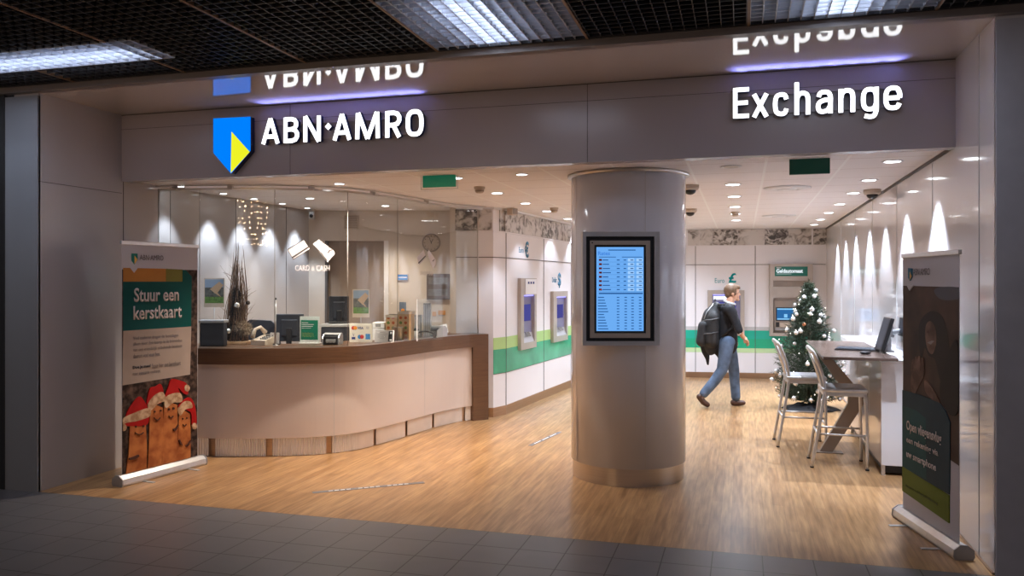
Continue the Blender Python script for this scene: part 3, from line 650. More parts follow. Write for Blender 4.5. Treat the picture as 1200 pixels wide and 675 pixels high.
gift_box(452, 465.5, 369, 399.5, 8.95, 'patterned orange box left of the pair behind the counter', FACE)
gift_box(466.5, 481, 365, 399.5, 8.95, 'taller patterned orange box right of the pair behind the counter', FACE)
def binder(k, u, d, h, label):
    p = Wd(u, d, 400); t = thing('white_binder', label, 'binder', (p.x, p.y, 1.06), FACE, 'stacked white boxes behind the counter')
    MB().rbox(-0.075+0.01*k, 0.07, 0, 0.2, 0.065+0.067*k, 0.13+0.067*k, 0.006).done('case', m_paper, t); MB().rbox(-0.03, 0.03, -0.002, 0, 0.08+0.067*k, 0.115+0.067*k, 0.0006).done('spine_label', m_greyp, t)
for k, lb in enumerate(('bottom white filing box of the stack beside the patterned boxes', 'middle white filing box of the stack beside the patterned boxes', 'top white filing box of the stack beside the patterned boxes')): binder(k-0.97, 443, 8.95, 0, lb)
p = Wd(485.5, 9.15, 395)
t = thing('paper_cup', 'white paper cup with dark top behind the counter', 'cup', (p.x, p.y, 1.06)); MB().lathe([(0.001, 0), (0.035, 0), (0.05, 0.10), (0.046, 0.10), (0.03, 0.01)], n=24).done('cup_body', m_paper, t)
MB().lathe([(0.052, 0.095), (0.052, 0.112), (0.035, 0.125), (0.001, 0.125)], n=24).done('lid', m_blackp, t)
p = fl(494, 397.5, 1.06)
t = thing('headset', 'black headset with curved band lying on the counter', 'headset', (p.x, p.y+0.1, 1.06), 0.4)
MB().tube([(0.11*math.cos(a/8*math.pi), 0.04*math.sin(a/8*math.pi), 0.03+0.05*math.sin(a/8*math.pi)) for a in range(9)], 0.009).done('band', m_blackp, t)
for s in (-1, 1): MB().lathe([(0.001, -0.02), (0.035, -0.015), (0.038, 0), (0.035, 0.015), (0.001, 0.02)], n=20, mt=Matrix.Translation((s*0.11, 0, 0.038)) @ Matrix.Rotation(math.pi/2, 4, 'Y')).done('ear_pad', m_blackp, t)
MB().tube([(-0.11, 0, 0.03), (-0.16, -0.05, 0.02), (-0.12, -0.1, 0.012)], 0.005, 6).done('microphone_arm', m_greyp, t)
p = Wd(504, 9.0, 390)
t = thing('service_hatch_divider', 'upright clear divider with bright edge near the right end of the counter', 'divider', (p.x, p.y, 1.06), TH+0.9)
MB().box(-0.2, 0.2, -0.005, 0.005, 0.0, 0.46).done('pane', m_acryl, t); MB().rbox(-0.207, -0.199, -0.006, 0.006, 0, 0.46, 0.002).done('edge_post', m_whitep, t)
for k, (u, hgt) in enumerate(((489, 0.16), (500, 0.30))):
    p = Wd(u, 9.45, 380); t = thing('document_organiser', ('lower' if k == 0 else 'taller')+' grey upright document organiser behind the counter near the divider', 'organiser', (p.x, p.y, 1.06), TH)
    MB().rbox(-0.04, 0.04, 0, 0.15, 0, hgt+0.1, 0.004).done('case', m_greyp, t); m = MB()
    for i in range(3): m.box(-0.035+i*0.025, -0.018+i*0.025, -0.003, 0, 0.02, hgt+0.08)
    m.done('sheets', m_silver, t)
p = fl(521, 392.5, 1.06)
t = tag(MB().box(-0.05, 0.05, -0.002, 0.0, 0.0, 0.14, Matrix.Rotation(-0.7, 4, 'X') @ Matrix.Rotation(-0.3, 4, 'Y')).done('leaning_sheet', m_paper, loc=(p.x-0.02, p.y+0.05, 1.075), rz=FACE), 'white sheet leaning beside the right card terminal', 'paper')
# on the booth wall
def on_booth(u, v): s, z = online(u, v, B0, B1); return s, z
loc_b, rz_b = wall_frame(B0, B1)
def booth_thing(name, label, cat, u, v, group=None):
    s, z = on_booth(u, v); return thing(name, label, cat, (loc_b.x+s*math.cos(rz_b), loc_b.y+s*math.sin(rz_b), z), rz_b, group)
t = booth_thing('wall_clock', 'round wall clock with beige rim on the booth wall', 'clock', 505.5, 284.5)
rx = Matrix.Rotation(math.pi/2, 4, 'X')
MB().lathe([(0.105, 0.0), (0.12, 0.0), (0.122, 0.02), (0.115, 0.035), (0.104, 0.03), (0.102, 0.02)], n=40, mt=rx).done('rim', m_frame2, t)
MB().lathe([(0.001, 0.018), (0.104, 0.018), (0.104, 0.0)], n=40, mt=rx, smooth=False).done('dial', m_beigep, t)
MB().box(-0.004, 0.004, -0.024, -0.021, -0.01, 0.055, Matrix.Rotation(0.45, 4, 'Y')).done('hour_hand', m_blackp, t); MB().box(-0.003, 0.003, -0.027, -0.024, -0.015, 0.085, Matrix.Rotation(-0.35, 4, 'Y')).done('minute_hand', m_blackp, t)
m = MB()
for k in range(12): m.box(-0.003, 0.003, -0.022, -0.018, 0.082, 0.096, Matrix.Rotation(k*math.pi/6, 4, 'Y'))
m.done('hour_marks', m_blackp, t)
t = booth_thing('display_board', 'dark wall board with two grey panels beneath the clock', 'display board', 514, 336)
MB().rbox(-0.155, 0.155, -0.04, 0, -0.17, 0.17, 0.006).done('housing', M('dark_brown_board', (0.11, 0.085, 0.08), 0.4, vary=0.05), t)
for z in (0.03, -0.12): MB().box(-0.13, 0.12, -0.042, -0.04, z, z+0.09).done('panel', M('grey_board_panel', (0.17, 0.17, 0.18), 0.4, vary=0.2, vscale=40), t)
t = booth_thing('blue_wall_sign', 'small lit blue sign on the booth wall left of the clock', 'sign', 472, 325)
MB().rbox(-0.075, 0.075, -0.02, 0, -0.045, 0.045, 0.004).done('housing', m_beigep, t); MB().box(-0.065, 0.065, -0.022, -0.02, -0.035, 0.035).done('lit_face', emit_mat('blue_sign_face', (0.12, 0.35, 0.75), 0.8), t)
MB().box(-0.055, 0.055, -0.0235, -0.022, -0.006, 0.006).done('lettering_line', m_paper, t)
t = booth_thing('small_poster', 'small dark blue poster low on the booth wall above the patterned boxes', 'poster', 472, 362)
MB().box(-0.045, 0.045, -0.004, 0, -0.09, 0.09).done('sheet', pm('slate_blue_print', (0.16, 0.20, 0.27)), t); disc(MB(), 0.0, -0.02, 0.025, -0.004).done('round_print', k_org, t)
for k, (u, v) in enumerate(((518, 366.5), (509, 368))):
    t = booth_thing('sticky_note', ('larger' if k == 0 else 'smaller')+' orange note on the booth wall under the dark board', 'note', u, v, 'orange notes on the booth wall')
    MB().box(-0.05+0.025*k, 0.045-0.02*k, -0.003, 0, -0.03, 0.03).done('sheet', pm('orange_note', (0.62, 0.30, 0.10)), t); MB().box(-0.04+0.02*k, 0.04-0.02*k, -0.006, -0.003, -0.035, -0.028).done('clip', m_greyp, t)
t = booth_thing('ventilation_grille', 'square grey ventilation grille high on the booth wall', 'vent', 412, 260)
MB().rbox(-0.095, 0.095, -0.015, 0, -0.09, 0.09, 0.004).done('frame', m_beigep, t); m = MB()
for k in range(9): m.box(-0.08, 0.08, -0.02, -0.015, -0.078+k*0.018, -0.07+k*0.018)
m.done('slats', m_frame2, t)
t = thing('security_camera', 'small white security camera in the far corner of the booth', 'camera', (XL+0.12, 9.42, ZC), 0.4)
MB().lathe([(0.001, 0), (0.045, 0), (0.045, -0.02), (0.02, -0.03), (0.001, -0.03)], n=20).done('ceiling_mount', m_whitep, t); MB().rbox(-0.035, 0.035, -0.06, 0.05, -0.13, -0.03, 0.012).done('housing', m_silver, t)
MB().lathe([(0.001, 0), (0.022, 0), (0.022, 0.02), (0.001, 0.02)], n=16, mt=Matrix.Translation((0, -0.055, -0.09)) @ Matrix.Rotation(math.pi/2, 4, 'X')).done('lens', m_blackp, t)

# ================================================================== ROUND COLUMN WITH DISPLAY
CXY = (-0.979, 7.214)
col = thing('round_column', 'white glossy round column with steel foot ring in the middle of the shop entrance', 'column', (*CXY, 0))
MB().lathe([(0.488, 0.0), (0.488, 0.15)], n=96).done('foot_ring', m_steel, col)
MB().lathe([(0.488, 0.15), (0.503, 0.15), (0.503, 2.625), (0.495, 2.63), (0.495, ZC)], n=96).done('cladding', M('column_gloss', (0.66, 0.68, 0.77), 0.13, spec=0.6, coat=0.3, vary=0.012, vscale=1.2), col)
MB().lathe([(0.50, 2.62), (0.535, 2.63), (0.535, 2.648), (0.50, 2.648)], n=96).done('ceiling_ring', m_steel, col)
m = MB()
for a in (-1.15, -2.5): m.box(-0.0015, 0.0015, -0.5045, -0.50, 0.15, 2.62, Matrix.Rotation(a+math.pi/2, 4, 'Z'))
m.done('panel_joint', m_greys, col)
dd = 6.66
c_ = Wd(729, dd, 338.5)
dp = thing('rates_display', 'portrait wall display with blue currency rates screen on the round column', 'display', (c_.x, c_.y, c_.z), TH)
def dpx(u): return (u-729)*dd/F
def dpz(v): return -(v-338.5)*dd/F
def ring(mb, u0, u1, v0, v1, a, b, c, d, y0, y1):
    """rectangular frame: outer u0..u1,v0..v1, inner a..b,c..d"""
    mb.box(dpx(u0), dpx(a), y0, y1, dpz(v1), dpz(v0)); mb.box(dpx(b), dpx(u1), y0, y1, dpz(v1), dpz(v0))
    mb.box(dpx(a), dpx(b), y0, y1, dpz(c), dpz(v0)); mb.box(dpx(a), dpx(b), y0, y1, dpz(v1), dpz(d)); return mb
ring(MB(), 683, 773, 271.5, 405, 687, 767, 277, 400, 0.0, 0.15).done('outer_housing', m_silver, dp)
MB().box(dpx(687), dpx(767), 0.03, 0.12, dpz(400), dpz(277)).done('black_gap', m_blackp, dp)
ring(MB(), 691.5, 762, 282, 396, 696.5, 757, 287, 390.5, -0.004, 0.03).done('silver_bezel', m_frame, dp)
ring(MB(), 696.5, 757, 287, 390.5, 699, 754.5, 289.5, 388, 0.004, 0.03).done('inner_bezel', m_blackp, dp)
MB().box(dpx(699), dpx(754.5), 0.012, 0.03, dpz(388), dpz(289.5)).done('screen', emit_mat('blue_screen', (0.16, 0.44, 0.95), 0.95), dp)
m_scr = emit_mat('dark_blue_screen_text', (0.03, 0.14, 0.42), 0.8); m_scrl = emit_mat('pale_screen_box', (0.35, 0.62, 1.0), 1.0)
m = MB(); m2 = MB(); m3 = MB()
m.box(dpx(702), dpx(753.5), 0.010, 0.012, dpz(344.7), dpz(343)); yy = 0.010
for r in range(8):
    v = 304.5+r*4.95
    m.box(dpx(701), dpx(753.5), yy, 0.012, dpz(v+2.6), dpz(v+2.4)); m2.box(dpx(702), dpx(705.5), yy, 0.012, dpz(v+1.2), dpz(v-1.0))
    m.box(dpx(706.5), dpx(713+(r*5) % 4), yy, 0.012, dpz(v+0.8), dpz(v-0.4))
    m.box(dpx(723), dpx(726.5), yy, 0.012, dpz(v+0.8), dpz(v-0.4)); m.box(dpx(731), dpx(734), yy, 0.012, dpz(v+0.8), dpz(v-0.4))
    for uu in (736, 746): m3.box(dpx(uu), dpx(uu+7.5), yy, 0.012, dpz(v+1.9), dpz(v-1.6)); m.box(dpx(uu+3), dpx(uu+6.5), yy-0.001, 0.012, dpz(v+0.8), dpz(v-0.4))
for r in range(12):
    v = 348.5+r*3.35
    m.box(dpx(701), dpx(708+(r*7) % 6), yy, 0.012, dpz(v+0.6), dpz(v-0.5))
    for uu in (723, 732, 740, 749): m.box(dpx(uu), dpx(uu+3), yy, 0.012, dpz(v+0.6), dpz(v-0.5))
m.box(dpx(713), dpx(745), yy, 0.012, dpz(293.6), dpz(292.4)); m.box(dpx(702), dpx(722), yy, 0.012, dpz(301.6), dpz(300.8)); m.box(dpx(729), dpx(753), yy, 0.012, dpz(301.6), dpz(300.8))
m.done('screen_rows', m_scr, dp); m2.done('flag_icons', k_red, dp); m3.done('rate_boxes', m_scrl, dp)
MB().text('Rates', dpx(701), dpz(299), dpx(715), dpz(294.5), 0.0118, 0.001, 0.02).done('screen_title', emit_mat('screen_title', (0.06, 0.25, 0.8), 0.9), dp)
MB().tube([(dpx(694), -0.004, dpz(284.5)), (dpx(694), -0.007, dpz(284.5))], 0.006).done('lock', m_blackp, dp)

# ================================================================== FASCIA SIGNS
YB = YS-0.005; YFc = YS-0.07
def uz(u, v): p = onY(u, v, YFc); return p.x, p.z
sg = thing('illuminated_shield_logo', 'lit blue and yellow shield emblem on the grey fascia', 'sign', (0, YB, 0))
pts = [uz(249.9, 138.8), uz(293.3, 136.7), uz(293.3, 176.7), uz(270.6, 203.3), uz(249.9, 179.3)]
MB().prism(pts, 0.0, YFc-YB+0.004, 'y').done('housing', M('navy_sign_side', (0.01, 0.02, 0.08), 0.4, vary=0.05), sg)
MB().prism(pts, YFc-YB+0.004, YFc-YB, 'y').done('blue_face', m_sblue, sg)
MB().prism([uz(271.5, 154.5), uz(292.6, 178), uz(270.6, 202.5)], YFc-YB, YFc-YB-0.003, 'y').done('yellow_face', m_syel, sg)
m_side = M('navy_letter_side', (0.02, 0.03, 0.16), 0.4, vary=0.05)
def stroke(mb, path, t, y0, y1):
    """a band of width t along a path in the x-z plane"""
    P = [Vector(p) for p in path]; A_ = []; B_ = []
    for k, p in enumerate(P):
        d0 = (p-P[k-1]).normalized() if k else None; d1 = (P[k+1]-p).normalized() if k < len(P)-1 else None
        a = d0 or d1; b = d1 or d0; m_ = (a+b).normalized(); n_ = Vector((-m_.y, m_.x)); w_ = t/2/max(0.5, m_.dot(a)); A_.append(p+n_*w_); B_.append(p-n_*w_)
    for k in range(len(P)-1): mb.prism([tuple(A_[k]), tuple(A_[k+1]), tuple(B_[k+1]), tuple(B_[k])], y0, y1, 'y')
RING = [(.5+.5*(abs(math.cos(a)) ** .72)*(1 if math.cos(a) > 0 else -1), .5+.5*(abs(math.sin(a)) ** .72)*(1 if math.sin(a) > 0 else -1)) for a in [2*math.pi*k/28 for k in range(29)]]
ARCH = [(0, .62), (.12, .88), (.38, 1), (.68, 1), (.92, .9), (1, .68), (1, .3)]
BOWL = lambda y0, y1, x: [(0, y0), (x*.55, y0), (x*.85, y0+.1*(y1-y0)), (x, y0+.35*(y1-y0)), (x, y0+.65*(y1-y0)), (x*.85, y0+.9*(y1-y0)), (x*.55, y1), (0, y1)]
GLYPH = {'A': [('l', [(0, -9), (.5, 9)]), ('l', [(1, -9), (.5, 9)]), ('l', [(.2, .25), (.8, .25)])], 'B': [('l', [(0, -9), (0, 9)]), ('l', BOWL(0, .53, 1)), ('l', BOWL(.53, 1, .92))], 'N': [('l', [(0, -9), (0, 9)]), ('l', [(1, -9), (1, 9)]), ('l', [(0, 9), (1, -9)])],
    'M': [('l', [(0, -9), (.03, 9)]), ('l', [(1, -9), (.97, 9)]), ('l', [(.05, 9), (.5, -9)]), ('l', [(.95, 9), (.5, -9)])], 'R': [('l', [(0, -9), (0, 9)]), ('l', BOWL(.46, 1, 1)), ('l', [(.5, .46), (1, -9)])], 'O': [('l', RING)],
    'E': [('l', [(0, -9), (0, 9)]), ('l', [(0, 0), (1.15, 0)]), ('l', [(0, .5), (1.05, .5)]), ('l', [(0, 1), (1.15, 1)])], 'x': [('l', [(0, -9), (1, 9)]), ('l', [(0, 9), (1, -9)])],
    'c': [('c', [(1, .74), (.86, .95), (.5, 1), (.14, .92), (0, .68), (0, .32), (.14, .08), (.5, 0), (.86, .05), (1, .26)])], 'h': [('l', [(0, -9), (0, 19)]), ('c', ARCH), ('l', [(1, .32), (1, -9)])], 'n': [('l', [(0, -9), (0, 9)]), ('c', ARCH), ('l', [(1, .32), (1, -9)])],
    'a': [('c', [(.04, .76), (.18, .95), (.5, 1), (.84, .95), (1, .74), (1, .4)]), ('l', [(1, .42), (1, -9)]), ('c', [(1, .6), (.5, .58), (.12, .47), (0, .26), (.12, .05), (.42, 0), (.78, .08), (1, .3)])],
    'g': [('l', RING), ('l', [(1, 9), (1, .05)]), ('c', [(1, .1), (.98, -.1), (.82, -.33), (.5, -.38), (.1, -.32)])], 'e': [('l', [(0, .5), (1, .5)]), ('c', [(1, .48), (1, .7), (.84, .94), (.5, 1), (.16, .93), (0, .7), (0, .3), (.16, .06), (.5, 0), (.82, .04), (.98, .22)])]}
def glyph(mb, ch, x0, x1, z0, cap, t, y0, y1):
    H_ = cap if ch.isupper() else cap*0.76; asc = cap*1.06; tw = t/2
    def mp(p):
        x = x0+tw+p[0]*(x1-x0-t); y = 0 if p[1] == -9 else (H_ if p[1] == 9 else (asc if p[1] == 19 else tw*.9+p[1]*(H_-t*.9))); return (x, z0+y)
    for kind, path in GLYPH[ch]:
        q_ = [mp(p) for p in path]
        if kind == 'c': q_ = [tuple(v) for v in catmull(q_, 3)]
        stroke(mb, q_, t, y0, y1)
def letters(name, label, items, zb, cap, th_):
    t = thing(name, label, 'sign', (0, YB, 0)); xs = []
    for ch, u0, u1 in items:
        x0 = uz(u0, 150)[0]; x1 = uz(u1, 150)[0]; xs += [x0, x1]
        if ch == '*':
            c = ((x0+x1)/2, zb+cap*0.55); r = (x1-x0)/2; pp = [(c[0]-r, c[1]), (c[0], c[1]-r), (c[0]+r, c[1]), (c[0], c[1]+r)]
            b = MB().prism(pp, -0.015, YFc-YB+0.004, 'y').done('letter', m_side, t); MB().prism(pp, YFc-YB+0.004, YFc-YB, 'y').done('letter_face', m_sign, b)
        else:
            b = MB(); glyph(b, ch, x0, x1, zb, cap, th_, -0.015, -0.058); b = b.done('letter', m_side, t)
            f = MB(); glyph(f, ch, x0, x1, zb, cap, th_*.94, -0.058, -0.062); f.done('letter_face', m_sign, b)
    for k in range(2): MB().box(min(xs)+0.02, max(xs)-0.02, -0.015, 0, zb+cap*(.12+.62*k), zb+cap*(.12+.62*k)+0.02).done('mounting_rail', m_fascia, t)
    n_ = max(2, round((max(xs)-min(xs))/0.13))
    for k in range(n_): spot(t, (min(xs)+(max(xs)-min(xs))*(k+.5)/n_, -0.066, zb+cap*1.1), P_SIGN, (0.24, 0.28, 1.0), 100, 1.0, (0, -0.45, 1), 0.004)
    return t
q = lambda x: 240+x/3.75
zb = (onY(q(247), 50+447/3.75, YFc).z+onY(q(920), 50+410/3.75, YFc).z)/2; zt = (onY(q(285), 50+336/3.75, YFc).z+onY(q(920), 50+290/3.75, YFc).z)/2
letters('illuminated_lettering', 'lit white capital letters beside the shield emblem on the fascia', [('A', q(247), q(327)), ('B', q(345), q(412)), ('N', q(432), q(508)), ('*', q(528), q(556)), ('A', q(560), q(643)), ('M', q(660), q(768)), ('R', q(792), q(862)), ('O', q(882), q(960))], zb, zt-zb, 0.038)
q = lambda x: 800+x/3
zb = (onY(q(205), 413/3, YFc).z+onY(q(740), 387/3, YFc).z)/2; zt = onY(q(205), 308/3, YFc).z
letters('illuminated_lettering', 'lit white word Exchange on the right of the fascia', [('E', q(177), q(235)), ('x', q(243), q(303)), ('c', q(318), q(373)), ('h', q(393), q(449)), ('a', q(468), q(528)), ('n', q(548), q(607)), ('g', q(627), q(690)), ('e', q(707), q(772))], zb, zt-zb, 0.033)

# ================================================================== CEILING FITTINGS
# hanging emergency signs
def exit_sign(u0, u1, v0, v1, Y, mat, label, acr):
    a = onY(u0, v1, Y); b = onY(u1, v0, Y); t = thing('exit_sign', label, 'sign', (a.x, Y, a.z)); W_ = b.x-a.x; H_ = b.z-a.z
    MB().rbox(0, W_, -0.015, 0.015, 0, H_, 0.002).done('green_panel', mat, t)
    if acr:
        m = MB(); g = 0.02
        for x0, x1, z0, z1_ in ((-g, W_+g, -g, -g+0.004), (-g, -g+0.004, -g, H_+g), (W_+g-0.004, W_+g, -g, H_+g), (-g, W_+g, H_+g-0.004, H_+g)): m.box(x0, x1, -0.004, 0.004, z0, z1_)
        m.done('clear_frame', m_silver, t)
    for x in (W_*.2, W_*.8): MB().tube([(x, 0, H_), (x, 0, max(H_+0.01, ZC-a.z-0.002))], 0.003, 6).done('hanger', m_silver, t)
exit_sign(496, 534, 201.5, 220, 6.75, m_exit, 'bright green exit sign in a thin clear frame hanging under the ceiling at left', True)
exit_sign(925, 972.5, 183.5, 205, 6.62, m_exitd, 'dark green exit sign hanging under the ceiling at right', False)
ordn = ['first', 'second', 'third', 'fourth', 'fifth', 'sixth', 'seventh', 'eighth']
def downlight(x, y, label, group, power=P_DOWN, col=WARM, size=120, blend=0.9, aim=(0, 0, -1), r=0.075, lit=True, off=(0, 0), tilt=0.0):
    t = thing('ceiling_downlight', label, 'ceiling light', (x, y, ZC), 0, group); mt = Matrix.Rotation(tilt, 4, 'Y')
    MB().lathe([(r*0.72, -0.0005), (r, -0.0005), (r, -0.006), (r*0.94, -0.009), (r*0.74, -0.004), (r*0.72, 0.0)], n=28).done('trim_ring', m_whitep, t)
    MB().lathe([(0.001, -0.006), (r*0.70, -0.006), (r*0.70, 0.0)], n=28, mt=mt, smooth=False).done('lamp_face', m_lamp if lit else m_lampdim, t)
    if lit and power: spot(t, (off[0], off[1], -0.03), power, col, size, blend, aim)
    return t
g = 'downlights over the cash machine partition'
for k, y in enumerate((6.93, 8.22, 9.38, 10.48, 11.8, 12.95)):
    downlight(-2.5, y, 'round ceiling downlight in the row along the cash machine partition, %s from the shopfront' % ordn[k], g, P_DOWN*(0.7, 1.1, 0.40, 0.18, 0.22, 0.4)[k], WARM if k < 2 else COOL, 92, (1.0, 0.9, 0.45, 0.45, 0.45, 0.45)[k])
g = 'downlights right of the column'
for k, y in enumerate((6.87, 8.13, 9.26, 10.52, 11.6, 12.8)):
    downlight(-0.09, y, 'round ceiling downlight in the row right of the column, %s from the shopfront' % ordn[k], g, P_DOWN*(0, 0.6, 0.9, 1.1, 1.1, 1.1)[k], NEUT, (90, 96, 112, 140, 150, 150)[k], 1.0, lit=k > 0, r=0.085)
g = 'added fill downlights hidden by the column'
for k, y in enumerate((9.6, 11.0, 12.4, 13.7)):  # unseen lamp row, added to brighten the back wall and rear floor
    downlight(-1.35, y, 'added unseen fill downlight behind the round column, %s from the column' % ordn[k], g, P_DOWN*1.0, NEUT, (90, 110, 140, 140)[k], 1.0, r=0.085)
g = 'tilted downlights beside the right wall'
for k, (y, yw) in enumerate(zip((6.92, 8.13, 9.25, 10.52, 11.77, 13.0, 14.12), (6.668, 7.863, 8.967, 10.052, 11.204, 12.267, 13.327))):
    downlight(1.13, y, 'tilted ceiling downlight in the row beside the right wall, %s from the shopfront' % ordn[k], g, P_WASH, COOL, 66, 0.5, (0.02, 0, -1), off=(0.06, yw-y+0.05), r=0.08)
g = 'wall washing downlights of the booth'
for k, y in enumerate((6.78, 7.47, 8.03, 8.62, 9.2)):
    downlight(-5.32, y, 'small downlight washing the left booth wall, %s from the shopfront' % ordn[k], g, P_WASH*(0.18, 0.30, 0.30, 0.30, 0.30)[k], COOL, 66, 0.55, (-0.02, 0, -1), r=0.05)
g = 'other downlights of the booth'
for x, y, lb, lt in ((-3.72, 7.03, 'bright downlight just in front of the curved glass rail', 1), (-4.68, 8.15, 'small downlight near the centre of the booth ceiling', 1), (-4.24, 9.2, 'bright downlight at the back of the booth ceiling', 1), (-1.86, 6.86, 'small square-set downlight left of the column top', 1)):
    downlight(x, y, lb, g, P_DOWN*{-3.72: 2.1, -1.86: 0.04}.get(x, 0.7), WARM, r=0.06)
# sensors, cameras, air outlets
def sensor(x, y, label):
    t = thing('smoke_detector', label, 'smoke detector', (x, y, ZC)); MB().lathe([(0.001, 0), (0.055, 0), (0.055, -0.015), (0.045, -0.03), (0.04, -0.055), (0.03, -0.062), (0.001, -0.062)], n=24).done('housing', m_beigep, t)
    MB().lathe([(0.041, -0.036), (0.047, -0.036), (0.044, -0.046), (0.040, -0.046)], n=24).done('vent_ring', m_frame2, t)
sensor(-2.513, 7.66, 'beige smoke detector on the ceiling right of the bright green exit sign'); sensor(-0.09, 11.3, 'smoke detector on the ceiling in line with the right-of-column lights'); sensor(-2.3, 10.05, 'smoke detector on the ceiling over the partition')
def dome(x, y, label, mount=True):
    t = thing('dome_camera', label, 'camera', (x, y, ZC)); MB().lathe([(0.001, 0), (0.085, 0), (0.085, -0.03), (0.07, -0.05), (0.001, -0.05)], n=28).done('ceiling_mount', m_beigep, t)
    MB().lathe([(0.056*math.cos(a*math.pi/16), -0.05-0.045*math.sin(a*math.pi/16)) for a in range(8)]+[(0.001, -0.095)], n=24).done('dark_dome', m_blackp, t)
dome(1.28, 9.0, 'dome camera on the ceiling beside the right wall'); dome(-0.49, 8.09, 'dome camera on the ceiling directly right of the column top'); dome(-0.648, 10.7, 'farther dome camera on the ceiling right of the column')
for x, y, lb in ((0.43, 8.57, 'nearer round air outlet in the ceiling'), (0.50, 12.1, 'farther round air outlet in the ceiling')):
    t = thing('air_outlet', lb, 'vent', (x, y, ZC)); MB().lathe([(0.11, 0), (0.23, -0.002), (0.23, -0.008), (0.12, -0.02), (0.11, 0.0)], n=36).done('outer_cone', m_whitep, t)
    MB().lathe([(0.001, -0.022), (0.09, -0.022), (0.10, -0.012), (0.09, 0.0)], n=36).done('centre_plate', m_whitep, t)
t = thing('loudspeaker', 'small beige box speaker under the ceiling at the partition corner', 'speaker', (-2.87, 9.98, 2.56), 1.2)
MB().rbox(-0.06, 0.06, -0.09, 0, 0, 0.085, 0.006).done('housing', m_beigep, t); MB().rbox(-0.05, 0.05, -0.094, -0.09, 0.01, 0.075, 0.001).done('grille', m_frame2, t); MB().box(-0.02, 0.02, -0.07, -0.03, 0.085, 0.09).done('bracket', m_frame2, t)

# open-cell ceiling of the passage
gc = MB(); z0, z1_ = 3.285, 3.325; sil = [(-2.0, -0.975, 4.2, 5.2), (0.045, 1.075, 4.2, 5.2), (-6.6, -3.85, 4.42, 4.85)]
def runs(a, b, holes):
    out = []; cur = a
    for h0, h1 in sorted(holes):
        if h0 > cur: out.append((cur, h0))
        cur = max(cur, h1)
    if cur < b: out.append((cur, b))
    return out
x = -7.1
while x < 2.2:
    for a, b in runs(3.0, 5.2, [(s[2], s[3]) for s in sil if s[0] < x < s[1]]): gc.box(x-0.0025, x+0.0025, a, b, z0, z1_)
    x += 0.075
y = 3.0
while y < 5.2:
    for a, b in runs(-7.1, 2.2, [(s[0], s[1]) for s in sil if s[2] < y < s[3]]): gc.box(a, b, y-0.0025, y+0.0025, z0, z1_)
    y += 0.075
g_ = struct(gc.done('ceiling', m_grid))
m = MB()
for x in (-6.1, -5.08, -4.05, -3.03, -2.01, -0.97, 0.037, 1.085):
    for a, b in runs(3.0, 5.22, [(s_[2], s_[3]) for s_ in sil if s_[0] < x-0.01 and x+0.01 < s_[1]]): m.box(x-0.008, x+0.008, a, b, z0-0.003, z1_)
m.done('panel_joint', m_seamb, g_)
struct(MB().box(-14, 10, YF-0.085, YF-0.06, 3.285, 3.75).done('trim_3', m_grid))
def louvre(x0, x1, y0, y1, nx, ny, tubes, label):
    t = thing('louvre_light', label, 'ceiling light', (x0, y0, 0)); W_, H_ = x1-x0, y1-y0; m = MB()
    for i in range(nx+1): m.box(W_*i/nx-0.003, W_*i/nx+0.003, 0, H_, z0, z1_+0.002)
    for i in range(ny+1): m.box(0, W_, H_*i/ny-0.003, H_*i/ny+0.003, z0, z1_+0.002)
    m.done('louvre', m_louv, t)
    MB().box(0, W_, 0, H_, 3.46, 3.47).done('reflector', m_silver, t)
    for a, b in tubes: MB().tube([(a[0]-x0, a[1]-y0, 3.375), (b[0]-x0, b[1]-y0, 3.375)], 0.022, 12).done('tube_lamp', m_tube, t)
    l = D.lights.new('lamp_light', 'AREA'); l.shape = 'RECTANGLE'; l.size = W_*0.8; l.size_y = H_*0.8; l.energy = P_MALL; l.color = (0.75, 0.82, 1.0)
    o = D.objects.new('lamp_light', l); COL.objects.link(o); o.parent = t; o.location = (W_/2, H_/2, z0-0.02)
louvre(-2.0, -0.975, 4.2, 5.2, 14, 14, [((-1.62, 4.25), (-1.62, 5.15)), ((-1.50, 4.25), (-1.50, 5.15))], 'silver louvre ceiling light above the left half of the fascia, right of the lettering')
louvre(0.045, 1.075, 4.2, 5.2, 14, 14, [((0.5, 4.25), (0.5, 5.15)), ((0.62, 4.25), (0.62, 5.15))], 'silver louvre ceiling light above the word Exchange')
louvre(-6.6, -3.85, 4.42, 4.85, 28, 6, [((-6.5, 4.58), (-4.05, 4.58)), ((-6.5, 4.70), (-4.05, 4.70))], 'long silver louvre ceiling light at the far left of the passage')

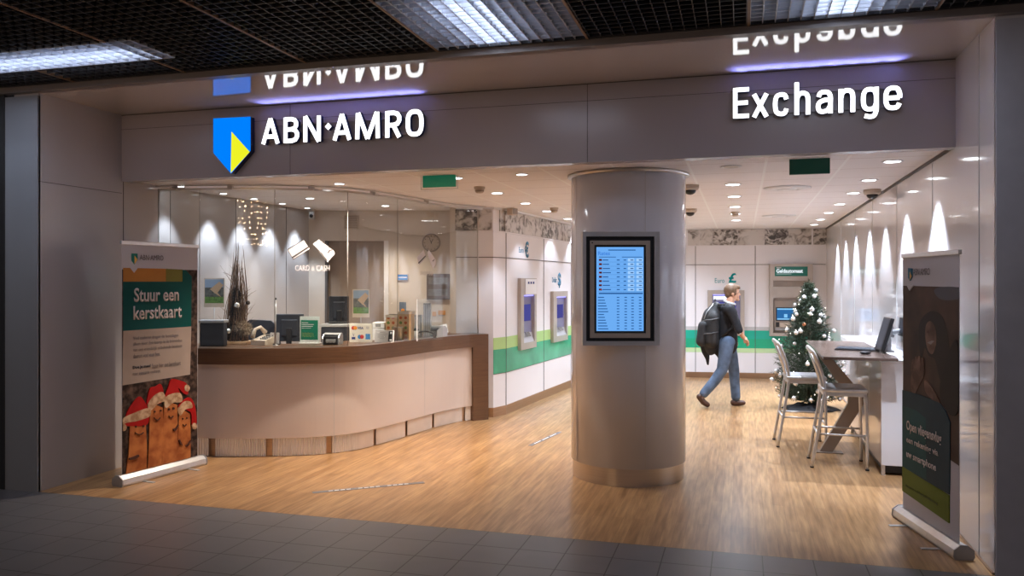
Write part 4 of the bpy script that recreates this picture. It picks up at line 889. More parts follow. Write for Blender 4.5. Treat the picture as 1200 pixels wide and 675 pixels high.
# ================================================================== CASH MACHINES
def wall_thing(name, label, cat, A, B, group=None):
    loc, rz = wall_frame(A, B); return thing(name, label, cat, loc, rz, group)
def rect(A, B, u0, v0, u1, v1):
    """pixel corners top-left/bottom-right -> x0, x1, z0, z1 on the wall, heights read at the left edge"""
    a = online(u0, v0, A, B); b = online(u0, v1, A, B); c = online(u1, v0, A, B); return a[0], c[0], b[1], a[1]
m_blueglow = emit_mat('violet_recess_light', (0.25, 0.25, 1.0), 3.0); m_glow_tint = M('glow_tinted_lining', (0.20, 0.19, 0.30), 0.4, vary=0.05)  # lining colour itself carries the violet glow of the recess
m_tealp = pm('teal_print', (0.0, 0.30, 0.32)); m_bluep2 = pm('steel_blue_print', (0.08, 0.24, 0.38))
def recessed(A, B, o, i, label, dep=0.05):
    t = wall_thing('cash_machine', label, 'cash machine', A, B); x0, x1, za, zb_ = rect(A, B, *o); a, b, c, d = rect(A, B, *i)
    m = MB(); m.box(x0, a, -dep, 0, za, zb_); m.box(b, x1, -dep, 0, za, zb_); m.box(a, b, -dep, 0, za, c); m.box(a, b, -dep, 0, d, zb_)
    m.done('frame', m_frame, t); MB().box(a, b, -0.006, 0, c, d).done('recess_back', m_glow_tint, t)
    MB().box(a+0.02, b-0.02, -dep+0.012, -0.012, d-0.012, d-0.002).done('recess_lamp', m_blueglow, t)
    MB().box(a+(b-a)*.15, b-(b-a)*.15, -0.012, -0.006, c+(d-c)*.45, c+(d-c)*.8).done('screen', emit_mat('dim_violet_screen', (0.10, 0.10, 0.42), 0.7) if 'dim_violet_screen' not in D.materials else D.materials['dim_violet_screen'], t)
    MB().prism([(-dep+0.006, c), (-0.006, c), (-0.006, c+(d-c)*.2), (-dep+0.03, c+(d-c)*.1)], a, b, 'x').done('keypad_shelf', m_silver, t)
    m = MB()
    for p_ in range(4):
        for q_ in range(3): m.box(a+(b-a)*(.3+.1*p_), a+(b-a)*(.36+.1*p_), -0.05+q_*.012, -0.042+q_*.012, c+(d-c)*(.12+.03*q_), c+(d-c)*(.16+.03*q_))
    m.done('keys', m_greyp, t); return t, (x0, x1, za, zb_)
t, r1 = recessed(A2, A3, (606.5, 326, 625, 410.5), (610, 346, 622.6, 402), 'framed cash machine with violet recess on the partition, nearer the counter')
t2 = wall_thing('paper_notice', 'white paper notice taped over the nearer partition cash machine', 'notice', A2, A3); x0, x1, za, zb_ = rect(A2, A3, 611.2, 327, 624.2, 345)
MB().box(x0, x1, -0.058, -0.052, za, zb_).done('sheet', m_paper, t2); m = MB()
for k in range(3): m.box(x0+(x1-x0)*(.22+.22*k), x0+(x1-x0)*(.34+.22*k), -0.060, -0.058, za+(zb_-za)*.68, za+(zb_-za)*.83)
m.done('currency_marks', k_nav, t2)
recessed(A2, A3, (645, 341.5, 662, 401.5), (649, 348, 660.7, 394), 'framed cash machine with violet recess on the partition, nearer the round column')
def label_set(A, B, word, wr, sym, sr, label, mt):
    t = wall_thing('currency_label', label, 'wall lettering', A, B); x0, x1, a, b = rect(A, B, *wr); MB().text(word, x0, a, x1, b, -0.001, 0.002, 0.0).done('word', mt, t)
    x0, x1, a, b = rect(A, B, *sr); MB().text(sym, x0, a, x1, b, -0.001, 0.004, 0.03).done('currency_symbol', mt, t)
label_set(A2, A3, 'Euro', (608, 289.5, 613.5, 296), '€', (614.8, 282.5, 619.4, 301.8), 'blue word Euro with euro symbol above the first partition cash machine', m_bluep2)
label_set(A2, A3, 'Dollar', (647, 325, 652.4, 331), '$', (653.6, 319.5, 657.2, 337.4), 'blue word Dollar with dollar symbol above the second partition cash machine', m_bluep2)
label_set(K0, K1, 'Euro', (837.7, 326, 849, 331.5), '£', (853.7, 320, 863, 331.5), 'teal word Euro with pound symbol on the back wall above the walking man', m_tealp)
t, r1 = recessed(K0, K1, (829, 340, 872, 393), (834.4, 345, 867.4, 388), 'framed cash machine on the back wall behind the walking man', 0.05)
a, b, c, d = rect(K0, K1, 836, 347, 866, 351); MB().box(a, b, -0.02, -0.008, c, d).done('lit_header', emit_mat('cool_lit_strip', (0.8, 0.86, 1), 1.6), t)
# the big cash machine with the green header
t = wall_thing('cash_machine', 'beige cash machine with green lit header and blue screen left of the decorated tree', 'cash machine', K0, K1)
zp = lambda x, y: (895+x/6.75, 300+y/6.75)
def kr(x0, y0, x1, y1): return rect(K0, K1, *zp(x0, y0), *zp(x1, y1))
X0, X1, Z0, Z1 = kr(42, 65, 378, 630); a, b, c, d = kr(68, 195, 350, 608)
m = MB(); m.box(X0, a, -0.10, 0, Z0, Z1); m.box(b, X1, -0.10, 0, Z0, Z1); m.box(a, b, -0.10, 0, Z0, c); m.box(a, b, -0.10, 0, d, Z1); m.done('surround', m_frame, t)
x0, x1, za, zb_ = kr(80, 85, 338, 160); MB().box(x0, x1, -0.104, -0.1, za, zb_).done('green_header', M('dark_green_header', (0.0, 0.10, 0.07), 0.35, emit=(0.0, 0.18, 0.12), es=0.15, vary=0.04), t)
x0, x1, za, zb_ = kr(92, 103, 300, 134); MB().text('Geldautomaat', x0, za, x1, zb_, -0.104, 0.003, 0.03).done('header_lettering', emit_mat('white_lit_letters', (0.85, 0.95, 1), 1.0), t)
x0, x1, za, zb_ = kr(92, 137, 210, 148); MB().box(x0, x1, -0.106, -0.104, za+0.01, zb_-0.01).done('header_small_lettering', D.materials['white_lit_letters'], t)
x0, x1, za, zb_ = kr(92, 90, 130, 98); MB().box(x0, x1, -0.106, -0.104, za, zb_).done('header_small_lettering', m_greys, t)
MB().box(a, b, -0.012, 0, c, d).done('back_plate', m_frame2, t)
x0, x1, za, zb_ = kr(68, 195, 350, 238); MB().box(x0, x1, -0.03, -0.012, za, zb_).done('upper_panel', m_frame2, t)
x0, x1, za, zb_ = kr(68, 242, 350, 330); MB().box(x0, x1, -0.045, -0.012, za, zb_).done('upper_panel', m_frame, t)
x0, x1, za, zb_ = kr(78, 350, 258, 590); MB().rbox(x0, x1, -0.05, -0.012, za, zb_, 0.006).done('screen_surround', m_frame2, t)
x0, x1, za, zb_ = kr(92, 405, 250, 512); MB().box(x0, x1, -0.055, -0.05, za, zb_).done('screen_bezel', m_blackp, t)
x0, x1, za, zb_ = kr(100, 412, 243, 504); MB().box(x0, x1, -0.057, -0.055, za, zb_).done('screen', emit_mat('cash_machine_screen', (0.03, 0.16, 0.42), 0.9), t)
m = MB()
for y0_, y1_ in ((414, 424), (492, 502)): x0, x1, za, zb_ = kr(102, y0_, 241, y1_); m.box(x0, x1, -0.0585, -0.057, za, zb_)
x0, x1, za, zb_ = kr(156, 458, 182, 486); m.box(x0, x1, -0.0585, -0.057, za, zb_); m.done('screen_graphics', emit_mat('pale_blue_graphics', (0.25, 0.6, 0.95), 1.0), t)
x0, x1, za, zb_ = kr(125, 528, 218, 562); MB().rbox(x0, x1, -0.06, -0.05, za, zb_, 0.003).done('cash_slot', m_beigep, t)
x0, x1, za, zb_ = kr(92, 522, 118, 560); MB().rbox(x0, x1, -0.06, -0.05, za, zb_, 0.003).done('side_unit', m_blackp, t); x0, x1, za, zb_ = kr(225, 522, 248, 560); MB().rbox(x0, x1, -0.06, -0.05, za, zb_, 0.003).done('side_unit', m_greyp, t)
x0, x1, za, zb_ = kr(85, 568, 250, 585); MB().box(x0, x1, -0.085, -0.05, za, zb_).done('keypad_ledge', m_greyp, t)
x0, x1, za, zb_ = kr(268, 340, 340, 595); MB().rbox(x0, x1, -0.05, -0.012, za, zb_, 0.005).done('side_panel', m_frame, t)
x0, x1, za, zb_ = kr(275, 346, 330, 412); MB().box(x0, x1, -0.055, -0.05, za, zb_).done('small_display', M('dark_slate_display', (0.06, 0.08, 0.11), 0.2, vary=0.05), t)
for y0_, y1_ in ((432, 448), (466, 474), (490, 506)): x0, x1, za, zb_ = kr(288, y0_, 318, y1_); MB().rbox(x0, x1, -0.058, -0.05, za, zb_, 0.002).done('card_slot', m_blackp, t)

# ================================================================== FLOOR STRIPS
def floor_strip(p0, p1, w_, label):
    a, b = fl(*p0), fl(*p1); L = (b-a).length; rz = math.atan2(b.y-a.y, b.x-a.x)
    t = thing('floor_strip', label, 'floor marking', (a.x, a.y, 0), rz); MB().rbox(0, L, -w_/2, w_/2, 0, 0.003, 0.001, 1).done('strip', M('grey_floor_film', (0.17, 0.16, 0.17), 0.5, vary=0.1) if 'grey_floor_film' not in D.materials else D.materials['grey_floor_film'], t)
    for k in range(14):
        if k % 5 == 4: continue
        x = L*(0.14+0.052*k); MB().box(x, x+L*0.036, -w_*.16, w_*.14, 0.003, 0.0036).done('print_dash', m_whitep, t)
floor_strip((366, 577.5), (497, 565.5), 0.05, 'long narrow grey strip with small lettering on the wood floor before the counter')
floor_strip((621, 522.5), (656, 506.5), 0.05, 'short narrow grey strip on the wood floor left of the column')

# ================================================================== BAR TABLE, CABINET, STOOLS
cb = thing('side_cabinet', 'narrow white gloss cabinet standing against the right wall under the bar table', 'cabinet', (1.175, 7.75, 0))
MB().rbox(0, 0.228, 0, 2.15, 0.09, 1.00, 0.004).done('body', m_gloss, cb); MB().rbox(-0.006, 0.23, -0.006, 2.156, 1.00, 1.02, 0.003).done('top_panel', m_whitep, cb)
m = MB()
for y in (0.72, 1.44): m.box(-0.0015, 0, y-0.002, y+0.002, 0.09, 1.0)
m.done('door_joint', m_greys, cb); MB().box(0.03, 0.22, 0.04, 2.12, 0.02, 0.09).done('plinth', m_blackp, cb)
for y in (0.012, 2.11): MB().rbox(0.004, 0.034, y, y+0.03, 0, 0.09, 0.003).done('foot', m_alu, cb)
lg = thing('wall_ledge', 'bright white ledge on the right wall continuing behind the bar table', 'ledge', (1.2, 9.93, 0))
MB().rbox(0, 0.205, 0, 1.1, 0.97, 1.03, 0.005).done('shelf', m_whitep, lg); MB().box(0.12, 0.205, 0.03, 1.07, 0, 0.97).done('support_panel', m_gloss, lg)
tb = thing('bar_table', 'high bar table with thin dark top and bent brown metal leg', 'table', (0.68, 7.55, 0))
MB().rbox(0, 0.60, 0, 2.07, 1.026, 1.052, 0.004).done('tabletop', wood_mat('dark_table_laminate', (0.085, 0.055, 0.045), (0.15, 0.10, 0.08), (14, 1, 1), 0.22), tb)
MB().prism([(0.01, 1.026), (0.11, 1.026), (0.46, 0.60), (0.475, 0.50), (0.18, 0.0), (0.06, 0.0), (0.33, 0.50), (0.33, 0.57)], 1.10, 1.16, 'y').done('bent_leg', m_frame2, tb)
MB().rbox(0.03, 0.28, 1.06, 1.20, 0, 0.01, 0.003).done('foot_plate', m_frame2, tb); MB().box(0.02, 0.45, 1.09, 1.17, 1.018, 1.026).done('fixing_plate', m_frame2, tb)

def bar_stool(x, y, rz, label):
    t = thing('bar_stool', label, 'bar stool', (x, y, 0), rz, 'aluminium bar stools at the bar table'); r = 0.0135
    for s in (-1, 1):
        pth = catmull([(-0.235, s*0.205, 0.012), (-0.175, s*0.195, 0.36), (-0.135, s*0.185, 0.62), (-0.125, s*0.18, 0.74), (-0.15, s*0.175, 0.88), (-0.20, s*0.165, 1.02), (-0.225, s*0.155, 1.065)], 5)
        MB().tube(pth, [r*1.05]*len(pth), 12, flat=1.25).done('rear_leg', m_alu, t)
        MB().tube(catmull([(0.235, s*0.2, 0.012), (0.232, s*0.197, 0.4), (0.222, s*0.185, 0.68)], 4), r, 12, flat=1.2).done('front_leg', m_alu, t)
        MB().tube([(0.233, s*0.199, 0.31), (-0.185, s*0.198, 0.31)], 0.010, 10).done('foot_rail', m_alu, t)
        for xx in (-0.235, 0.235): MB().lathe([(0.001, 0), (0.017, 0), (0.017, 0.014), (0.001, 0.014)], c=(xx, s*0.203, 0), n=14).done('rubber_foot', m_blackp, t)
    MB().tube([(-0.185, -0.198, 0.31), (-0.185, 0.198, 0.31)], 0.010, 10).done('foot_rail', m_alu, t); MB().tube([(0.233, -0.198, 0.25), (0.233, 0.198, 0.25)], 0.011, 10).done('foot_rail', m_alu, t)
    MB().rbox(-0.15, 0.245, -0.205, 0.205, 0.695, 0.735, 0.016, 3).done('seat', m_alu, t); MB().rbox(-0.12, 0.215, -0.17, 0.17, 0.732, 0.74, 0.003).done('seat_pressing', m_silver, t)
    MB().rbox(-0.14, 0.235, -0.19, 0.19, 0.66, 0.697, 0.006).done('seat_frame', m_alu, t)
    MB().tube(catmull([(-0.22, -0.155, 1.055), (-0.25, -0.08, 1.082), (-0.258, 0, 1.088), (-0.25, 0.08, 1.082), (-0.22, 0.155, 1.055)], 5), 0.016, 12, flat=1.4).done('top_rail', m_alu, t)
    for yy in (-0.075, 0, 0.075): MB().tube([(-0.135, yy, 0.73), (-0.185, yy, 0.9), (-0.25, yy, 1.075)], 0.009, 8, flat=1.5).done('back_slat', m_alu, t)
    return t
bar_stool(0.85, 8.12, 0.0, 'nearer aluminium bar stool at the bar table')
bar_stool(0.575, 9.02, 0.06, 'farther aluminium bar stool, in front of the decorated tree')

# computer things on the table and cabinet
p = fl(1006, 410.5, 1.052)
t = thing('keyboard', 'dark keyboard lying on the bar table', 'keyboard', (p.x, p.y, 1.052), -0.35)
MB().prism([(-0.08, 0.0), (0.08, 0.0), (0.08, 0.024), (-0.08, 0.012)], -0.2, 0.2, 'x').done('case', m_blackp, t)
m = MB()
for a in range(14):
    for b in range(5): m.rbox(-0.19+a*0.0272, -0.167+a*0.0272, -0.07+b*0.029, -0.046+b*0.029, 0.012+b*0.0022, 0.020+b*0.0022, 0.002, 1)
m.done('keys', m_charc, t)
p = fl(1013, 414.5, 1.052)
t = tag(MB().ball((0, 0, 0.012), 0.035, (1.5, 0.9, 0.45)).done('computer_mouse', m_blackp, loc=(p.x, p.y-0.06, 1.054), rz=0.3), 'black computer mouse beside the keyboard on the bar table', 'mouse')
mo = Wd(1040, 7.55, 331)
t = thing('monitor_arm', 'silver swivel arm holding the screens above the bar table', 'monitor arm', (mo.x, mo.y, 1.052), 0.0)
MB().lathe([(0.001, 0), (0.06, 0), (0.06, 0.012), (0.034, 0.02), (0.034, 0.17), (0.028, 0.18), (0.001, 0.18)], n=24).done('column', m_silver, t)
MB().tube([(0, 0, 0.17), (0.10, -0.06, 0.205), (0.19, -0.13, 0.225)], [0.026, 0.022, 0.02], 12).done('arm', m_silver, t); MB().lathe([(0.001, 0.14), (0.038, 0.14), (0.038, 0.20), (0.001, 0.20)], n=20).done('joint', m_silver, t)
def table_screen(u, v0, v1, d, wd, rz, lean, label):
    c = Wd(u, d, (v0+v1)/2); hh = (v1-v0)*d/F; t = thing('computer_screen', label, 'monitor', (c.x, c.y, c.z), rz); mt = Matrix.Rotation(lean, 4, 'X')
    MB().rbox(-wd/2, wd/2, 0, 0.035, -hh/2, hh/2, 0.008, mt=mt).done('housing', m_blackp, t); MB().box(-wd/2+0.02, wd/2-0.02, -0.002, 0, -hh/2+0.03, hh/2-0.02, mt).done('screen', m_charc, t)
    MB().rbox(-wd*.3, wd*.3, 0.034, 0.06, -hh*.3, hh*.3, 0.01, mt=mt).done('rear_cover', m_silver, t); MB().tube([(0, 0.03, 0), (0, 0.10, -0.02)], 0.02).done('mount', m_silver, t)
table_screen(1034, 371, 411, 7.5, 0.27, -1.50, -0.28, 'dark computer screen seen edge-on at the end of the bar table')
table_screen(1057, 372, 394, 7.4, 0.20, -1.45, -0.1, 'second dark screen mostly hidden by the right banner')

# ================================================================== DECORATED TREE
TX, TY = 0.865, 11.62; TH_ = 1.72
tr = thing('decorated_tree', 'artificial green christmas tree with silver balls beside the bar table', 'tree', (TX, TY, 0))
MB().tube([(0, 0, 0.02), (0, 0, 0.8), (0, 0, 1.66)], [0.022, 0.018, 0.006], 10).done('trunk', M('tree_trunk', (0.06, 0.045, 0.03), 0.8, vary=0.2), tr)
for k in range(3): a = k*2.09+0.4; MB().tube([(0, 0, 0.12), (0.2*math.cos(a), 0.2*math.sin(a), 0.015)], 0.012, 8).done('stand_leg', m_blackp, tr)
def trad(z): return 0.455*min(1.0, max(0.0, (TH_-z)/1.25))**0.85*(1.0 if z > 0.3 else 0.9)
fol = bmesh.new(); nv = []; nf = []; tips = []
def needle(p, dvec, ln, wd_):
    sd = dvec.cross(Vector((R.gauss(0, 1), R.gauss(0, 1), R.gauss(0, 1)))).normalized()*wd_; i = len(nv); nv.extend([p-sd, p+sd, p+dvec*ln]); nf.append((i, i+1, i+2))
for k in range(560):
    z = 0.12+(TH_-0.16)*(k/560)**1.3; a = k*2.39996+R.uniform(-.3, .3); rr = trad(z)*R.uniform(.72, 1.08)+0.02
    up = 0.25+0.5*z/TH_; e = Vector((math.cos(a)*rr, math.sin(a)*rr, rr*up*0.55)); b0 = Vector((0, 0, z)); tips.append((b0+e, a, z))
    n = int(22+rr*150)
    for i in range(n):
        f = 0.15+0.85*(i/n); p = b0+e*f; p.z -= 0.10*rr*math.sin(f*3.14); dv = (e.normalized()*0.6+Vector((R.gauss(0, .6), R.gauss(0, .6), R.gauss(0, .5)))).normalized(); needle(p, dv, R.uniform(.035, .065), 0.0028)
    if rr > 0.12:
        for sgn in (-1, 1):
            q0 = b0+e*0.55; sd = Vector((math.cos(a+sgn*0.7), math.sin(a+sgn*0.7), .3))*rr*0.38
            for i in range(12): p = q0+sd*(i/12); dv = (sd.normalized()*.6+Vector((R.gauss(0, .6), R.gauss(0, .6), R.gauss(0, .5)))).normalized(); needle(p, dv, R.uniform(.03, .055), 0.0028)
for i in range(30): needle(Vector((0, 0, TH_-0.05+i*0.002)), Vector((R.gauss(0, .5), R.gauss(0, .5), 1)).normalized(), 0.05, 0.003)
me = D.meshes.new('foliage'); me.from_pydata([tuple(v) for v in nv], [], nf); me.materials.append(M('fir_needles', (0.022, 0.042, 0.018), 0.6, vary=0.5, vscale=12)); fol.free()
o = D.objects.new('foliage', me); COL.objects.link(o); o.parent = tr
m_cop = M('copper_bauble', (0.65, 0.25, 0.12), 0.25, metal=0.8, vary=0.02)
ball0 = {}
cand = [tp for tp in tips if trad(tp[2]) > 0.05]; R.shuffle(cand); used = []; nbl = 0
for (p, a, z) in cand:
    if nbl >= 64: break
    q = Vector((TX+p.x*0.97, TY+p.y*0.97, p.z-0.03))
    if q.x > 1.36 or q.y-TY > 0.12 or any((q-u_).length < 0.075 for u_ in used): continue
    cop = (nbl in (9, 31))
    if cop not in ball0:
        t = thing('tree_bauble', 'x', 'bauble', q, 0, 'baubles on the decorated tree'); MB().ball((0, 0, 0), 0.030, n=10).done('ball', m_cop if cop else m_ball, t); MB().lathe([(0.007, 0.026), (0.007, 0.036), (0.001, 0.037)], n=8).done('cap', m_steel, t); ball0[cop] = t
    else: t = copy_tree(ball0[cop]); t.location = q
    t.scale = [R.uniform(.8, 1.12)]*3
    t['label'] = 'copper coloured ball hanging on the decorated tree' if cop else 'shiny silver ball hanging on the decorated tree'
    used.append(q); nbl += 1
m = MB()
for (p, a, z) in cand[64:140]:
    if p.y < 0.15: m.ball((TX+p.x, TY+p.y, p.z+0.01), 0.0055, n=4)
tag(m.done('string_lights', emit_mat('tiny_warm_white_lamps', (1.0, 0.93, 0.82), 6.0)), 'tiny white string lights wound around the decorated tree', 'string lights')
t = thing('tree_skirt_bag', 'black crumpled cloth lying under the decorated tree', 'cloth', (TX-0.01, TY-0.12, 0))
m = MB(); n = 48; rings = []
for i in range(9):
    f = i/8; ring = []
    for j_ in range(n):
        a = 2*math.pi*j_/n; rr = f*(0.33+0.04*math.sin(3*a+1)+0.03*math.sin(7*a)); h = 0.075*(1-f**3)+0.02*math.sin(5*a+f*6)*f*(1-f)*3+0.002; ring.append(m.bm.verts.new((rr*math.cos(a)*1.05+(1e-4 if i == 0 else 0), rr*math.sin(a)*0.8, max(0.002, h))))
    rings.append(ring)
for i in range(8):
    for j_ in range(n): fce = m.bm.faces.new((rings[i][j_], rings[i][(j_+1) % n], rings[i+1][(j_+1) % n], rings[i+1][j_])); fce.smooth = True
m.bm.faces.new(rings[0][::-1]); m.bm.faces.new(rings[-1][::-1]); m.done('cloth', M('black_cloth', (0.015, 0.015, 0.018), 0.8, vary=0.3), t)

# ================================================================== WALKING PERSON
DM = 11.1
def J(u, v, dd=0.0): return Wd(u, DM+dd, v)
pr = thing('person', 'walking person in black sweater and blue jeans, seen from the side with lowered head', 'person', (Wd(848, DM, 0).x, Wd(848, DM, 0).y, 0))
O = Vector(pr.location)
def L_(lst): return [(J(*p)-O, r) for p, r in lst]
RV = Vector((CS, SN, 0)); FV = Vector((-SN, CS, 0))         # along the walk, away from the viewer
hm = Matrix.Rotation(TH, 4, 'Z') @ Matrix.Rotation(0.22, 4, 'Y')
b = MB(); hc = J(858, 343)-O
b.ball(hc+Vector((0, 0, 0.02)), 0.096, (1.0, 0.80, 1.0), 14, mt=hm); b.ball(hc+RV*0.03+Vector((0, 0, -0.035)), 0.07, (0.95, 0.80, 1.15), 12, mt=hm)
b.tube([hc+RV*0.085+Vector((0, 0, 0.01)), hc+RV*0.108+Vector((0, 0, -0.03)), hc+RV*0.085+Vector((0, 0, -0.035))], [0.008, 0.014, 0.010], 8)     # nose
b.ball(hc+RV*0.083+Vector((0, 0, -0.062)), 0.018, (1, 1.5, .7), 8); b.ball(hc+RV*0.075+Vector((0, 0, -0.095)), 0.028, (1, 1, .8), 8)               # lips, chin
for s in (-1, 1): b.ball(hc-RV*0.012+FV*0.078*s+Vector((0, 0, -0.015)), 0.028, (0.7, 0.35, 1.1), 8, mt=Matrix.Rotation(TH, 4, 'Z'))
b.limb(L_([((856.5, 350), .056), ((854, 358), .06), ((852, 368), .115), ((852, 384), .10), ((852.5, 397), .095)]))
b.limb(L_([((854, 361, -.16), .06), ((852, 363, 0), .09), ((853, 361, .16), .06)]))
near_arm = [((856, 363, -.19), .056), ((863, 379, -.22), .043), ((866, 387, -.24), .040), ((871, 395, -.23), .028)]
far_arm = [((853, 363, .19), .056), ((850, 380, .23), .043), ((850, 388, .24), .04), ((858, 396, .22), .028)]
b.limb(L_(near_arm)); b.limb(L_(far_arm))
for wst, sd in ((J(871, 395, -.23)-O, -1), (J(858, 396, .22)-O, 1)):
    pd = (RV*0.55+Vector((0, 0, -0.8))).normalized(); ax = FV; palm = wst+pd*0.05
    b.ball(palm, 0.043, (0.55, 0.95, 1.05), 10, mt=hm)
    for k, (off_, ln) in enumerate(((-.03, .06), (-.011, .07), (.009, .066), (.027, .052))):
        k0 = palm+ax*off_+pd*0.035; k1 = k0+(pd+RV*0.15).normalized()*ln*.55; k2 = k1+(pd*0.5-RV*0.8).normalized()*ln*.45; b.limb([(k0, .0105), (k1, .0095), (k2, .008)])
    t0 = palm+ax*(-.036)+pd*(-0.01); b.limb([(t0, .013), (t0+(RV*0.6+pd*0.5).normalized()*0.035, .011), (t0+(RV*0.4+pd).normalized()*0.058, .009)])
leg_n = [((852, 402, -.085), .08), ((849.5, 418, -.09), .075), ((846, 434, -.09), .058), ((837, 447, -.09), .054), ((823, 464, -.09), .038)]
leg_f = [((853, 402, .085), .08), ((857, 418, .09), .075), ((860, 434, .09), .058), ((861, 448, .09), .052), ((862.5, 468, .09), .038)]
b.limb(L_(leg_n)); b.limb(L_(leg_f)); b.limb(L_([((852.5, 401, -.07), .085), ((852.5, 401, .07), .085)]))
body_ = b.done('body', M('skin_tone', (0.62, 0.34, 0.22), 0.5, vary=0.04, vscale=20), pr); fuse(body_, 0.009, 2)
gr = lambda lst, g_: [(p, r+g_) for p, r in lst]
b = MB(); b.limb(L_(gr([((855, 358), .062), ((852.5, 368), .125), ((852, 384), .118), ((852.5, 398), .128), ((852.5, 405), .125)], 0.010))); b.limb(L_(gr([((854, 362, -.16), .06), ((852, 363.5, 0), .09), ((853, 362, .16), .06)], 0.012)))
b.limb(L_(gr([((852.5, 403, -.07), .085), ((852.5, 403, .07), .085)], .02))); b.limb(L_(gr(near_arm[:3], .014))); b.limb(L_(gr(far_arm[:3], .014))); o = b.done('sweater', M('black_knit', (0.012, 0.012, 0.016), 0.85, vary=0.25, vscale=30), pr); fuse(o, 0.012, 2)
b = MB(); b.limb(L_(gr([((852.5, 401, -.07), .098), ((852.5, 401, .07), .098)], .01))); b.limb(L_([(leg_n[0][0], .105), (leg_n[1][0], .09), (leg_n[2][0], .074), (leg_n[3][0], .07), ((825, 461, -.09), .062)]))
b.limb(L_([(leg_f[0][0], .105), (leg_f[1][0], .09), (leg_f[2][0], .074), (leg_f[3][0], .068), ((862.3, 465, .09), .064)])); o = b.done('jeans', M('blue_denim', (0.10, 0.15, 0.24), 0.8, vary=0.35, vscale=9, bump=0.4), pr); fuse(o, 0.012, 2)
for nm, pts in (('near', [((820, 465, -.09), .045), ((824, 471, -.09), .042), ((829, 474.2, -.09), .036)]), ('far', [((859.5, 471.6, .09), .043), ((865, 472, .09), .042), ((871, 472.0, .07), .034)])):
    b = MB(); b.limb(L_(pts)); o = b.done('shoe', M('brown_leather', (0.09, 0.04, 0.025), 0.5, vary=0.2) if nm == 'near' else D.materials['brown_leather'], pr); fuse(o, 0.01, 1)
b = MB(); b.ball(hc+Vector((0, 0, 0.03))-RV*0.012, 0.104, (1.0, 0.86, 0.95), 14, mt=hm); b.ball(hc+Vector((0, 0, 0.075))+RV*0.045, 0.062, (1.1, 1.0, 0.6), 10, mt=hm); b.ball(hc-RV*0.06+Vector((0, 0, -0.01)), 0.06, (0.75, 1.15, 1.1), 10)
o = b.done('hair', M('brown_hair', (0.13, 0.07, 0.035), 0.6, vary=0.3, vscale=60, bump=0.5), pr); fuse(o, 0.008, 1)
cutp_ = hc+RV*0.045
for v in o.data.vertices:
    rel = v.co-cutp_
    if rel.dot(RV) > 0.0 and v.co.z < hc.z+0.045: v.co -= RV*min(0.12, rel.dot(RV)+0.02)
MB().tube([J(849, 352.5, -.02)-O, J(852.5, 354.5, -.075)-O, J(858, 356, -.07)-O, J(861, 356.5, 0)-O, J(858, 355, .07)-O, J(852, 353, .07)-O], 0.018, 8, closed=True).done('shirt_collar', M('white_cotton', (0.75, 0.77, 0.8), 0.8, vary=0.03), pr)
MB().tube([J(867.5, 391, -.275)-O, J(870.5, 389.5, -.24)-O, J(869, 391, -.20)-O, J(866, 392.5, -.235)-O], 0.008, 8, closed=True).done('shirt_cuff', D.materials['white_cotton'], pr)
b = MB(); ey = hc+RV*0.088+Vector((0, 0, 0.008))
for s in (-1, 1): b.ball(ey+FV*0.03*s-RV*0.012, 0.011, n=8)
b.done('eyes', m_blackp, pr)
m_pack = M('black_backpack_fabric', (0.018, 0.017, 0.018), 0.7, vary=0.35, vscale=14, bump=0.5)
bp = thing('backpack', 'black backpack worn by the walking person', 'backpack', tuple(J(833, 385)))
O2 = Vector(bp.location)
def L2(lst): return [(J(*p)-O2, r) for p, r in lst]
b = MB(); b.limb(L2([((839, 360), .075), ((834, 370), .12), ((831, 385), .135), ((830, 398), .13), ((832, 408), .10)])); b.limb(L2([((836, 372, -.10), .08), ((834, 400, -.10), .09)])); b.limb(L2([((836, 372, .10), .08), ((834, 400, .10), .09)]))
o = b.done('main_compartment', m_pack, bp); fuse(o, 0.014, 2)
b = MB(); b.limb(L2([((824, 382, -.06), .07), ((822, 400, -.06), .075)])); b.limb(L2([((824, 382, .06), .07), ((822, 400, .06), .075)])); o = b.done('front_pocket', m_pack, bp); fuse(o, 0.014, 1)
for s in (-1, 1): MB().tube([J(841, 357, .10*s)-O2, J(850, 356.5, .12*s)-O2, J(858, 361, .14*s)-O2, J(861.5, 372, .15*s)-O2, J(858, 384, .15*s)-O2, J(846, 394, .13*s)-O2], 0.020, 8, flat=0.6).done('shoulder_strap', m_pack, bp)
m_trimp = M('grey_webbing', (0.10, 0.10, 0.105), 0.6, vary=0.1)
for v0 in (376, 392): MB().tube([J(823, v0, -.10)-O2, J(827, v0-1, -.165)-O2, J(834, v0-1.5, -.195)-O2, J(842, v0-3, -.17)-O2], 0.007, 6).done('compression_strap', m_trimp, bp)
MB().tube([J(836, 356, -.10)-O2, J(828, 366, -.13)-O2, J(825, 374, -.12)-O2], 0.005, 6).done('zip', m_silver, bp)
MB().tube([J(838, 353, -.03)-O2, J(838, 350.5, 0)-O2, J(838, 353, .03)-O2], 0.010, 8).done('carry_handle', m_pack, bp)
jk = thing('jacket', 'black jacket hanging down from the backpack', 'jacket', tuple(J(836, 408))); O3 = Vector(jk.location)
b = MB(); b.limb([(J(*p)-O3, r) for p, r in (((826, 404), .07), ((827, 412), .055), ((829, 420), .03), ((829.5, 427), .016))]); b.limb([(J(*p)-O3, r) for p, r in (((832, 404), .08), ((838, 408), .075), ((842, 414), .045), ((844, 421), .02))]); b.limb([(J(*p)-O3, r) for p, r in (((826, 404), .07), ((843, 402), .07))])
o = b.done('cloth', M('black_jacket_cloth', (0.012, 0.012, 0.013), 0.85, vary=0.3, bump=0.4), jk); fuse(o, 0.012, 2)

